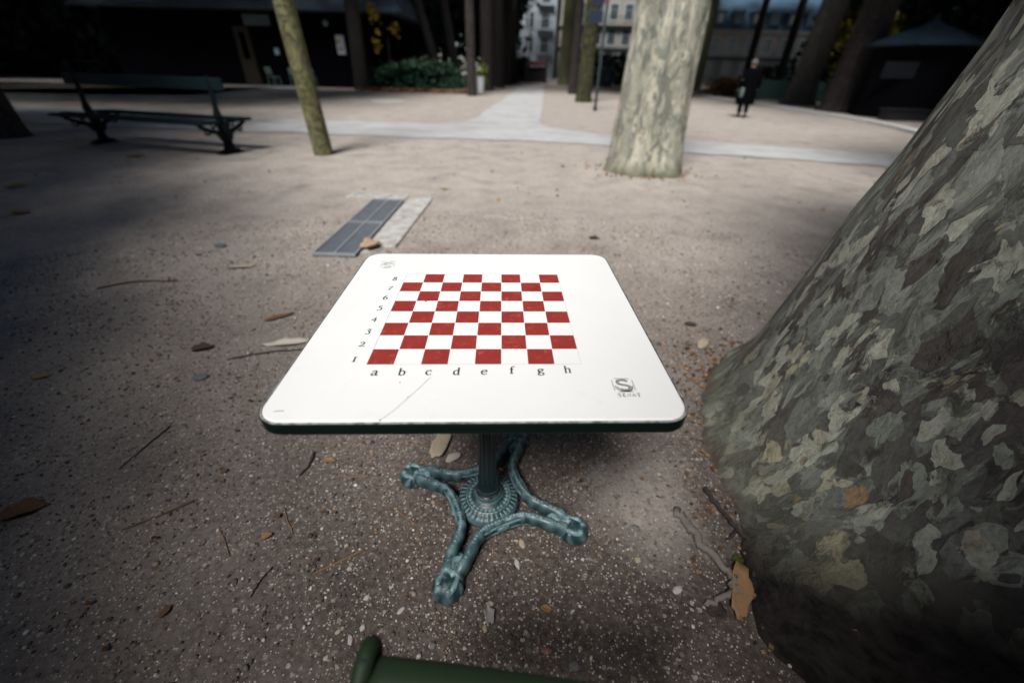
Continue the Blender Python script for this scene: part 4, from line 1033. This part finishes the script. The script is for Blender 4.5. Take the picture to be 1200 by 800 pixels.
# loose gravel: far too many grains to count, one object
def gravel(n):
    g = np.random.default_rng(5)
    ico = bmesh.new(); bmesh.ops.create_icosphere(ico, subdivisions=1, radius=1)
    ico.verts.ensure_lookup_table(); IV = np.array([v.co[:] for v in ico.verts]); IF = np.array([[v.index for v in f.verts] for f in ico.faces]); ico.free()
    # density falls off with distance from the table's foot
    rr = .01 + 3.7 * g.uniform(0, 1, n) ** .68; aa = g.uniform(0, 2 * pi, n)
    X = -.1 + rr * np.cos(aa) * 1.15; Y = .55 + rr * np.sin(aa)
    keep = (Y > .12) & (np.hypot(X - 1.8, Y - 1.0) > 1.0) & (np.hypot((X - .47) * 1.2, Y - .9) > .16 + .1 * g.uniform(0, 1, n))
    clump = np.array([mnoise.noise(Vector((x * 3.1, y * 3.1, 0))) + .5 * mnoise.noise(Vector((x * 9, y * 9, 4))) for x, y in zip(X, Y)])
    keep &= clump > g.normal(size=n) * .45 - .3
    X, Y = X[keep], Y[keep]; n = len(X)
    S = .0013 + .0034 * g.uniform(0, 1, n) ** 2.6 + .004 * g.uniform(0, 1, n) * (g.uniform(0, 1, n) > .965)
    S *= 1.12 + .10 * np.hypot(X, Y - .6)
    sc = S[:, None] * g.uniform(.65, 1.35, (n, 3)); sc[:, 2] *= .7
    th = g.uniform(0, 2 * pi, n); c, s_ = np.cos(th), np.sin(th)
    jit = 1 + g.normal(size=(n, len(IV))) * .14
    L = IV[None] * jit[..., None] * sc[:, None, :]
    V = np.empty_like(L); V[..., 0] = L[..., 0] * c[:, None] - L[..., 1] * s_[:, None] + X[:, None]
    V[..., 1] = L[..., 0] * s_[:, None] + L[..., 1] * c[:, None] + Y[:, None]
    Z = np.array([gz(x, y) for x, y in zip(X, Y)]) + sc[:, 2] * .55
    V[..., 2] = L[..., 2] + Z[:, None]
    nv, nf = len(IV), len(IF)
    me = bpy.data.meshes.new('gravel'); me.vertices.add(n * nv); me.vertices.foreach_set('co', V.ravel())
    tri = (np.arange(n)[:, None, None] * nv + IF[None]).ravel().astype(np.int32)
    me.loops.add(len(tri)); me.loops.foreach_set('vertex_index', tri)
    me.polygons.add(n * nf); me.polygons.foreach_set('loop_start', np.arange(0, len(tri), 3).astype(np.int32))
    me.update(calc_edges=True)
    t = g.uniform(0, 1, n); a = me.attributes.new('tone', 'FLOAT', 'POINT'); a.data.foreach_set('value', np.repeat(t, nv).astype(np.float32))
    b = NB('gravel_grains'); at = b.node('ShaderNodeAttribute', attribute_name='tone').outputs['Fac']
    col = b.ramp(at, [(0, (.075, .06, .052)), (.3, (.115, .09, .078)), (.48, (.16, .115, .09)), (.58, (.27, .19, .135)), (.66, (.17, .18, .2)), (.78, (.33, .26, .2)), (.9, (.5, .45, .4)), (1, (.78, .76, .74))])
    me.materials.append(b.out(col, .8, spec=.3))
    o = bpy.data.objects.new('gravel', me); COL.objects.link(o)
    return tag(o, 'loose pale and dark gravel grains scattered over the soil round the table', 'gravel', kind='stuff')
gravel(120000)

# scattered small leaf crumbs over the wider sand
n = 800
rr = .6 + 9 * rng.uniform(0, 1, n) ** 1.2; aa = rng.uniform(-.1, pi + .1, n)
P = np.stack([rr * np.cos(aa), .3 + rr * np.sin(aa), np.full(n, .012)], 1)
aa = rng.uniform(radians(120), radians(205), 420); rr = 1.03 + np.abs(rng.normal(size=420)) * .16
a2 = rng.uniform(0, 2 * pi, 260); r2 = .5 + np.abs(rng.normal(size=260)) * .2; P = np.concatenate([P, np.stack([1.87 + r2 * np.cos(a2), 6.6 + r2 * np.sin(a2), np.full(260, .015)], 1)])
P = np.concatenate([P, np.stack([1.8 + rr * np.cos(aa), 1.0 + rr * np.sin(aa), np.full(420, .012)], 1)])
keep = np.array([mnoise.noise(Vector((p[0] * 1.4, p[1] * 1.4, 2))) + .5 * mnoise.noise(Vector((p[0] * 5, p[1] * 5, 7))) > rng.normal() * .25 - .05 for p in P]); P = P[keep]
P = P[(np.hypot(P[:, 0] - 1.8, P[:, 1] - 1) > 1.03) & ~((np.abs(P[:, 0] + .06) < .3) & (np.abs(P[:, 1] - .85) < .3))]
o = leaf_mesh('leaf_crumbs', P, np.clip(.012 + .005 * np.hypot(P[:, 0], P[:, 1]), 0, .05), L_brown, None, .12)
tag(o, 'tiny crumbs of dry leaves and bark strewn over the sand', 'leaves', kind='stuff')

# ------------------------------------------------------------------ left kiosk of black boards
def win_part(parent, x, y, z, w_, h_, fm, pm, fr=.1, bars=True):
    bm = bmesh.new()
    for sx in (-1, 1): box(bm, (x + sx * (w_ / 2 + fr / 2), y - .05, z), (fr, .14, h_ + 2 * fr))
    for sz in (-1, 1): box(bm, (x, y - .052, z + sz * (h_ / 2 + fr / 2)), (w_, .13, fr))
    if bars: box(bm, (x, y - .04, z), (.06, .06, h_)); box(bm, (x, y - .045, z + h_ * .15), (w_, .05, .05))
    f = bmobj('window', bm, fm, parent)
    bm = bmesh.new(); box(bm, (x, y - .014, z), (w_, .02, h_)); bmobj('pane', bm, pm, f)
    return f
def mat_glass(name, c=(.02, .03, .035), r=.12):
    b = NB(name); return b.out(b.mix(b.noise(b.coord(), .6, 3), c, tuple(x * 2.2 for x in c)), r, spec=.8)
M_glass = mat_glass('dark_glass')
k = thing('kiosk', 'long black boarded kiosk with a slate roof edge behind the mossy leaning trunk', 'kiosk', (-15.5, 29.2, 0), 0)
bm = bmesh.new(); box(bm, (0, 2.5, 2.1), (16.5, 5, 4.2))
for q in range(56): box(bm, (-8.1 + q * .295, -.012, 1.9), (.255, .03, 3.7))
bmobj('wall', bm, W_darkwood, k)
bm = bmesh.new()
for a, b_ in (((-9.1, -1.0, 3.72), (-8.3, 2.5, 7.2)),):
    V = [(-9.1, -1.0, 3.58), (9.0, -1.0, 3.58), (7.4, 2.5, 6.4), (-7.4, 2.5, 6.4), (9.0, 6, 3.58), (-9.1, 6, 3.58)]
    vs = [bm.verts.new(v) for v in V]
    bm.faces.new((vs[0], vs[1], vs[2], vs[3])); bm.faces.new((vs[3], vs[2], vs[4], vs[5])); bm.faces.new((vs[1], vs[4], vs[2])); bm.faces.new((vs[0], vs[3], vs[5])); bm.faces.new((vs[0], vs[5], vs[4], vs[1]))
rf = bmobj('roof', bm, (lambda b: b.out(b.mix(b.noise(b.coord('Object', (1, .6, .6)), 4, 5), (.06, .09, .14), (.16, .21, .28)), .6))(NB('slate_blue')), k)
bm = bmesh.new(); box(bm, (0, -1.02, 3.54), (18.2, .06, .1)); bmobj('gutter', bm, M_iron, rf)
M_cyan = simple_mat('cyan_glass_glow', (.55, .85, .88), .2, .3, 2); M_pan = simple_mat('white_paper', (.82, .85, .9), .7, .08, 6)  # cyan kept bright: reflected and inside light painted into the glass colour
bm = bmesh.new(); box(bm, (-.45, -.05, 1.95), (.34, .03, 1.25)); bmobj('door_glass', bm, M_cyan, k)
bm = bmesh.new(); box(bm, (.6, -.05, 3.15), (1.5, .03, .5)); bmobj('transom', bm, simple_mat('grey_transom_glass', (.09, .13, .14), .25, .3, 2), k)
bm = bmesh.new(); box(bm, (-.45, -.04, 1.45), (.9, .05, 2.8)); bmobj('door', bm, simple_mat('brown_door', (.03, .022, .012), .5, .3, 4), k)
bm = bmesh.new(); box(bm, (1.35, -.05, 1.72), (.24, .03, .3)); bmobj('cyan_light', bm, M_cyan, k)  # small cyan light, its glow given only by a bright colour
ps = thing('poster', 'white poster with a small yellow and pink print on the black kiosk wall', 'poster', (-10.35, 29.13, 2.12))
bm = bmesh.new(); box(bm, (0, -.01, 0), (.46, .02, .92)); bmobj('sheet', bm, M_pan, ps)
bm = bmesh.new(); box(bm, (-.1, -.026, .14), (.24, .006, .16)); bmobj('print', bm, simple_mat('yellow_print', (.55, .5, .12), .6), ps)
bm = bmesh.new(); box(bm, (-.02, -.026, -.2), (.3, .006, .18)); bmobj('print', bm, simple_mat('pink_print', (.6, .4, .42), .6), ps)
lp = thing('wall_lamp', 'small round pale lamp on the black kiosk wall under the roof', 'lamp', (-11.0, 29.1, 3.1))
bm = bmesh.new(); bmesh.ops.create_uvsphere(bm, u_segments=16, v_segments=10, radius=.15); bmobj('lamp_globe', bm, simple_mat('pale_globe', (.4, .52, .52), .3), lp, True)
bm = bmesh.new(); box(bm, (0, .07, .1), (.08, .12, .08)); bmobj('bracket', bm, M_iron, lp)

# low rails in the shade behind the bench
fr = thing('low_fence', 'low dark rail fence in the shade behind the park bench', 'fence', (-25.5, 33.5, 0), radians(8))
M_rail = simple_mat('dull_rail', (.10, .10, .095), .7, .3, 8)
for s_ in (-1, 1):
    bm = bmesh.new(); box(bm, (s_ * 2.3, 0, .95), (3.7, .07, .07)); box(bm, (s_ * 2.3, 0, .45), (3.7, .05, .05)); bmobj('rail', bm, M_rail, fr)
    for q in (-1.8, 0, 1.8):
        bm = bmesh.new(); box(bm, (s_ * 2.3 + q, 0, .45), (.08, .08, .98)); bmobj('post', bm, M_rail, fr)

# white litter bag on its ring stand
lb = thing('litter_bag', 'translucent white litter bag hanging from a ring post beside the slim dark trunk', 'litter bag', (-2.1, 25.2, 0))
bm = bmesh.new()
lathe(bm, [(.2, .06), (.24, .12), (.255, .4), (.275, .7), (.30, .86), (.31, .88)], 28, fn=lambda i, r, z, a: r * (1 + .05 * sin(5 * a + i) + .03 * sin(9 * a)))
bmobj('bag', bm, simple_mat('white_plastic', (.6, .63, .68), .35, .2, 6), lb, True)
bm = bmesh.new(); tube(bm, [(.315 * cos(q * pi / 12), .315 * sin(q * pi / 12), .88) for q in range(25)], .018, 6, cap=False); bmobj('ring', bm, M_iron, lb)
bm = bmesh.new(); tube(bm, [(-.35, .05, 0), (-.35, .05, .9)], .03, 8); bmobj('post', bm, M_iron, lb)

# sign post
sp = thing('sign_post', 'tall thin dark pole with dark blue boards near the top, right of the avenue', 'sign post', (2.79, 17.36, 0))
bm = bmesh.new(); lathe(bm, [(.075, 0), (.075, .08), (.05, .12), (.045, 3.6), (.03, 3.62), (.0001, 3.63)], 14); bmobj('pole', bm, simple_mat('pole_paint', (.008, .018, .022), .4, .3, 6), sp, True)
bm = bmesh.new(); box(bm, (-.32, 0, 2.72), (.46, .03, .34), 0, .006); bmobj('board', bm, simple_mat('navy_board', (.02, .032, .055), .4), sp)
bm = bmesh.new(); box(bm, (-.30, 0, 3.12), (.42, .03, .2), 0, .006); bmobj('board', bm, simple_mat('navy_board_upper', (.018, .03, .05), .4), sp)
bm = bmesh.new(); lathe(bm, [(.05, -.01), (.05, .01)], 16); bmesh.ops.rotate(bm, cent=(0, 0, 0), matrix=Matrix.Rotation(pi / 2, 3, 'X'), verts=bm.verts); bmesh.ops.translate(bm, vec=(-.05, -.06, 3.12), verts=bm.verts)
bmobj('red_disc', bm, simple_mat('dull_red', (.25, .03, .05), .5), sp)
# dark bin
db = thing('litter_bin', 'dark blue lidded bin in front of the hedge, right of the sign post', 'bin', (8.1, 45.4, 0))
bm = bmesh.new(); lathe(bm, [(.5, 0), (.55, .1), (.6, 1.15)], 20); bmobj('body', bm, simple_mat('bin_navy', (.015, .025, .04), .5), db, True)
bm = bmesh.new(); lathe(bm, [(.64, 1.152), (.64, 1.25), (.5, 1.4), (.2, 1.5)], 20); bmobj('lid', bm, simple_mat('bin_lid', (.03, .05, .08), .4), db, True)

# gate at the end of the avenue
gt = thing('park_gate', 'dark park gate with a brown-red head at the far end of the pale avenue', 'gate', (1.75, 52.3, 0))
for s_ in (-1, 1):
    bm = bmesh.new(); box(bm, (s_ * 1.05, 0, 1.0), (.22, .22, 2.0), 0, .02); box(bm, (s_ * 1.05, 0, 2.05), (.3, .3, .1), 0, .02); bmobj('pillar', bm, simple_mat('maroon_pillar', (.05, .02, .022), .5), gt)
    bm = bmesh.new()
    for q in range(9): tube(bm, [(s_ * (.08 + q * .105), .02, .05), (s_ * (.08 + q * .105), .02, 1.45)], .016, 6)
    for z in (.12, .7, 1.4): box(bm, (s_ * .5, .02, z), (.92, .03, .05))
    bmobj('gate_leaf', bm, M_iron, gt)
bm = bmesh.new(); box(bm, (0, 0, 1.72), (1.88, .16, .42), 0, .02); bmobj('head_board', bm, simple_mat('brown_red_board', (.12, .04, .03), .6), gt)
bm = bmesh.new(); box(bm, (0, .3, .7), (2.0, .05, 1.4)); bmobj('back_panel', bm, simple_mat('dark_panel', (.012, .012, .018), .6), gt)
bm = bmesh.new(); box(bm, (.25, .26, .12), (1.1, .03, .12)); bmobj('red_strip', bm, simple_mat('red_strip_paint', (.3, .03, .05), .5), gt)

# ------------------------------------------------------------------ buildings behind the park
M_white = simple_mat('white_render', (.36, .42, .48), .8, .15, .5); M_stone = simple_mat('cream_stone', (.31, .30, .27), .85, .2, .4, bump=.2)
M_slate = (lambda b: b.out(b.mix(b.noise(b.coord('Object', (.3, 1, 1)), 3, 5), (.03, .065, .11), (.08, .16, .24)), .45))(NB('blue_slate'))
M_winw = simple_mat('window_white', (.38, .41, .45), .6, .1, 3); M_shut = simple_mat('pale_shutter', (.45, .47, .46), .7, .1, 3); M_rail2 = simple_mat('balcony_iron', (.02, .03, .04), .5)
def building(name, label, x0, x1, y, h, wallm, rows, wins, balcony=(), depth=10, roof=None, cornice=(), frame=M_winw):
    t = thing(name, label, 'building', ((x0 + x1) / 2, y, 0)); W = x1 - x0
    bm = bmesh.new(); box(bm, (0, depth / 2, h / 2), (W, depth, h)); bmobj('wall', bm, wallm, t)
    for z in cornice:
        bm = bmesh.new(); box(bm, (0, -.16, z), (W + .3, .5, .28)); box(bm, (0, -.1, z - .24), (W + .1, .3, .18)); bmobj('cornice', bm, wallm, t)
    for (z, hh) in rows:
        for x in wins:
            win_part(t, x - (x0 + x1) / 2, 0, z, 1.15, hh, frame, M_glass, .2)
    for (z, b0, b1) in balcony:
        bm = bmesh.new(); c = (b0 + b1) / 2 - (x0 + x1) / 2
        box(bm, (c, -.45, z), (b1 - b0, .86, .16)); bl = bmobj('balcony', bm, wallm, t)
        bm = bmesh.new()
        for q in range(int((b1 - b0) / .22) + 1): box(bm, (c - (b1 - b0) / 2 + .05 + q * .22, -.84, z + .58), (.04, .04, 1.0))
        box(bm, (c, -.84, z + 1.1), (b1 - b0, .06, .06)); bmobj('railing', bm, M_rail2, bl)
    return t
bW = building('apartment_building', 'white apartment building with balconies framed at the far end of the avenue', -2.2, 5.6, 84, 22, M_white, [(4.6, 1.9), (7.8, 1.9), (11.0, 1.9)], [-.6, 1.4, 3.9], [(3.3, 2.6, 5.2), (6.5, 2.6, 5.2), (9.7, 2.6, 5.2)], frame=M_winw)
bm = bmesh.new(); box(bm, (-.45, -.2, 6.2), (.3, .38, 9)); bmobj('pilaster', bm, M_winw, bW)
building('apartment_building', 'cream stone building with dark windows behind the sign post', 6.4, 24, 86, 24, M_stone, [(3.1, 2.0), (6.0, 2.0), (9.3, 2.0), (12.4, 2.0)], [7.9, 10.3, 12.7, 15.1, 17.5, 19.9, 22.3], [(7.6, 7, 23.5)], cornice=(7.4, 4.6))
bR = building('mansard_building', 'cream stone building with a blue slate mansard roof behind the walking person', 25.6, 62, 80, 6.9, M_stone, [(5.05, 1.8), (2.2, 1.7)], [27.4 + q * 2.75 for q in range(13)], cornice=(6.85, 3.7))
bm = bmesh.new()
V = [(-18.4, -.35, 7.0), (18.4, -.35, 7.0), (18.4, 1.8, 10.6), (-18.4, 1.8, 10.6), (-18.4, 5, 13), (18.4, 5, 13), (18.4, 10, 7), (-18.4, 10, 7)]
vs = [bm.verts.new(v) for v in V]
for f in ((0, 1, 2, 3), (3, 2, 5, 4), (4, 5, 6, 7), (0, 7, 6, 1), (1, 6, 5, 2), (0, 3, 4, 7)): bm.faces.new([vs[i] for i in f])
rf = bmobj('roof', bm, M_slate, bR)
for q in range(12):
    x = -16.4 + q * 2.75
    bm = bmesh.new(); box(bm, (x, .35, 8.35), (1.5, 1.5, 1.5)); box(bm, (x, .3, 9.16), (1.8, 1.7, .14))
    d = bmobj('dormer', bm, M_slate, bR)
    bm = bmesh.new(); box(bm, (x, -.42, 8.35), (.8, .03, 1.05)); bmobj('pane', bm, M_winw if q % 2 else M_glass, d)
bm = bmesh.new(); box(bm, (-8, -.9, 3.35), (15, 1.3, .1), rot=Matrix.Rotation(radians(18), 4, 'X')); bmobj('awning', bm, simple_mat('navy_awning', (.02, .05, .08), .6), bR)

# green fence panels and pink-brown wall near the heap
gf_ = thing('panel_fence', 'dark green panel fence behind the grey trunk', 'fence', (16.3, 28, 0))
M_gf = simple_mat('green_panel', (.02, .055, .05), .6, .25, 5)
for q in range(6):
    bm = bmesh.new(); box(bm, (-3.1 + q * 1.25, 0, .55), (1.16, .04, .95), 0, .01); bmobj('panel', bm, M_gf, gf_)
    bm = bmesh.new(); box(bm, (-3.73 + q * 1.25, 0, .6), (.07, .09, 1.2)); bmobj('post', bm, M_gf, gf_)
pw = thing('low_wall', 'low dull pink planter wall behind the walking person', 'wall', (17.0, 36, 0))
bm = bmesh.new(); box(bm, (0, 0, .42), (4.2, .4, .84), 0, .03); bmobj('wall_body', bm, simple_mat('dull_pink', (.12, .075, .075), .8), pw)
bm = bmesh.new(); box(bm, (0, 0, .88), (4.3, .5, .07), 0, .01); bmobj('coping', bm, simple_mat('dull_coping', (.14, .11, .1), .8), pw)

# small roofed kiosk on the right
rk = thing('garden_kiosk', 'small black octagonal kiosk with a pointed slate roof at upper right', 'kiosk', (14.6, 18.6, 0))
bm = bmesh.new(); lathe(bm, [(1.5, 0), (1.5, .3), (1.42, .32), (1.42, 2.2)], 8); bmobj('body', bm, W_darkwood, rk)
bm = bmesh.new(); lathe(bm, [(1.35, 2.2), (1.85, 2.22), (1.85, 2.3), (1.0, 2.62), (.35, 2.86), (.08, 3.0), (.0001, 3.02)], 8); rf = bmobj('roof', bm, simple_mat('dark_slate', (.018, .034, .052), .7, .4, 5, spec=.15), rk)
bm = bmesh.new(); lathe(bm, [(.05, 2.98), (.09, 3.06), (.02, 3.2), (.0001, 3.25)], 10); bmobj('finial', bm, M_iron, rf)
bm = bmesh.new(); box(bm, (-1.22, -.95, 1.5), (.95, .04, .5), radians(-25)); bmobj('sign_board', bm, simple_mat('grey_board', (.016, .02, .024), .9, spec=.05), rk)
bm = bmesh.new(); box(bm, (-1.0, -1.75, .35), (1.5, .5, .06)); box(bm, (-1.0, -1.75, .16), (1.4, .4, .32)); bmobj('counter', bm, simple_mat('dark_counter', (.015, .017, .022), .6), rk)

# ------------------------------------------------------------------ walking person
def skin_mesh(name, verts, edges, radii, mat, parent, sub=2, root=0):
    me = bpy.data.meshes.new(name); me.from_pydata(verts, edges, []); o = bpy.data.objects.new(name, me); COL.objects.link(o)
    o.modifiers.new('s', 'SKIN'); sd = o.modifiers.new('d', 'SUBSURF'); sd.levels = sub; sd.render_levels = sub
    for i, r in enumerate(radii):
        d = me.skin_vertices[0].data[i]; d.radius = (r, r) if not isinstance(r, tuple) else r
        d.use_root = (i == root)
    dg = bpy.context.evaluated_depsgraph_get(); ev = o.evaluated_get(dg)
    m2 = bpy.data.meshes.new_from_object(ev); o.modifiers.clear(); o.data = m2; bpy.data.meshes.remove(me); o.name = name
    m2.materials.clear(); m2.materials.append(mat); m2.polygons.foreach_set('use_smooth', [True] * len(m2.polygons))
    o.parent = parent; return o
H = 1.66
pr = thing('person', 'grey-haired person in a long dark coat walking away past the edging', 'person', (7.62, 16.25, 0), radians(-8))
M_skin = simple_mat('skin', (.36, .22, .17), .6, .1, 10); M_coat = simple_mat('black_coat', (.002, .0022, .0035), .95, .3, 14, spec=.03); M_hair = simple_mat('grey_hair', (.12, .112, .105), .9, .25, 60, spec=.1)
M_trou = simple_mat('navy_trousers', (.006, .009, .018), .9, .3, 14, spec=.05); M_shoe = simple_mat('black_shoe', (.01, .01, .012), .4)
s_ = H / 1.7
J = dict(pel=(0, 0, .92), wst=(0, .02, 1.08), chs=(0, .04, 1.26), nek=(0, .07, 1.42), hed=(0, .09, 1.50), crn=(0, .10, 1.62),
         sl=(-.2, .04, 1.36), el=(-.30, -.08, 1.1), wl=(-.31, -.02, .87), hl=(-.31, .0, .78), sr=(.2, .04, 1.36), er=(.31, .05, 1.1), wr=(.33, .16, .9), hr=(.33, .20, .81),
         pl=(-.09, 0, .88), kl=(-.085, .10, .50), al=(-.075, .02, .10), tl=(-.08, .17, .04), pr=(.09, 0, .88), kr=(.08, -.02, .49), ar=(.07, -.20, .13), tr=(.075, -.09, .04))
nm = list(J); V = [tuple(c * s_ for c in J[q]) for q in nm]
E_ = [('pel', 'wst'), ('wst', 'chs'), ('chs', 'nek'), ('nek', 'hed'), ('hed', 'crn'), ('chs', 'sl'), ('sl', 'el'), ('el', 'wl'), ('wl', 'hl'), ('chs', 'sr'), ('sr', 'er'), ('er', 'wr'), ('wr', 'hr'), ('pel', 'pl'), ('pl', 'kl'), ('kl', 'al'), ('al', 'tl'), ('pel', 'pr'), ('pr', 'kr'), ('kr', 'ar'), ('ar', 'tr')]
RD = dict(pel=.13, wst=.115, chs=.13, nek=.05, hed=.082, crn=.085, sl=.055, el=.042, wl=.03, hl=.035, sr=.055, er=.042, wr=.03, hr=.035, pl=.085, kl=.055, al=.038, tl=.035, pr=.085, kr=.055, ar=.038, tr=.035)
skin_mesh('body', V, [(nm.index(a), nm.index(b_)) for a, b_ in E_], [RD[q] * s_ for q in nm], M_skin, pr)
# hair cap
bm = bmesh.new(); bmesh.ops.create_uvsphere(bm, u_segments=20, v_segments=14, radius=.112 * s_)
for v in bm.verts: v.co = Vector((v.co.x * .92, v.co.y * 1.02 - .012, max(v.co.z, -.06) * 1.05)) * (1 + .05 * mnoise.noise(v.co * 40)) + Vector((0, .098, 1.60)) * s_
bmobj('hair', bm, M_hair, pr, True)
# trousers, shoes
T_ = ['pl', 'kl', 'al', 'pr', 'kr', 'ar', 'pel']
skin_mesh('trousers', [tuple(c * s_ for c in J[q]) for q in T_], [(6, 0), (0, 1), (1, 2), (6, 3), (3, 4), (4, 5)], [.11 * s_, .09 * s_, .075 * s_, .11 * s_, .09 * s_, .075 * s_, .14 * s_], M_trou, pr, root=6)
for a, t2 in (('al', 'tl'), ('ar', 'tr')):
    A, B = Vector(J[a]) * s_, Vector(J[t2]) * s_
    bm = bmesh.new(); tube(bm, [A + Vector((0, -.06, -.04)), A.lerp(B, .3) + Vector((0, 0, -.025)), A.lerp(B, .7), B, B + Vector((0, .05, -.005))], [.035, .05, .047, .042, .02], 12, flat=(.9, .85)); bmobj('shoe', bm, M_shoe, pr, True)
# coat: torso to knee loft plus sleeves, one garment
bm = bmesh.new(); rings = []
for z, rx, ry, cy in [(.40, .225, .20, .0), (.50, .235, .20, .0), (.62, .235, .195, .0), (.80, .225, .18, .0), (.95, .21, .165, .01), (1.08, .2, .15, .02), (1.22, .215, .15, .035), (1.33, .215, .135, .045), (1.39, .165, .115, .055), (1.43, .09, .085, .065), (1.47, .075, .075, .07)]:
    rx *= 1.28; ry *= 1.2
    rings.append([bm.verts.new((rx * cos(q * pi / 14) * (1 + .03 * sin(5 * q + z * 9)) * s_, (cy + ry * sin(q * pi / 14) * (1 + .03 * cos(7 * q))) * s_, z * s_)) for q in range(28)])
for a, b_ in zip(rings, rings[1:]):
    for q in range(28): bm.faces.new((a[q], a[(q + 1) % 28], b_[(q + 1) % 28], b_[q]))
for q in 'lr':
    P = cat_rom([Vector(J['s' + q]) * s_ + Vector((0, 0, .0)), Vector(J['e' + q]) * s_, Vector(J['w' + q]) * s_], 6)
    tube(bm, P, [(.085 - .024 * i / 12) for i in range(len(P))], 12)
bmobj('coat', bm, M_coat, pr, True)
bgp = thing('shoulder_bag', 'grey-green bag hanging at the left hip of the walking person', 'bag', (7.40, 16.2, .60), radians(-8))
bm = bmesh.new(); box(bm, (0, 0, .14), (.1, .26, .28), 0, .035); bmobj('bag_body', bm, simple_mat('sage_cloth', (.10, .15, .14), .8), bgp, True)
bm = bmesh.new(); tube(bm, cat_rom([(0, -.1, .26), (.0, -.05, .42), (0.02, .0, .50), (.0, .05, .42), (0, .1, .26)], 5), .012, 6); bmobj('strap', bm, M_coat, bgp)
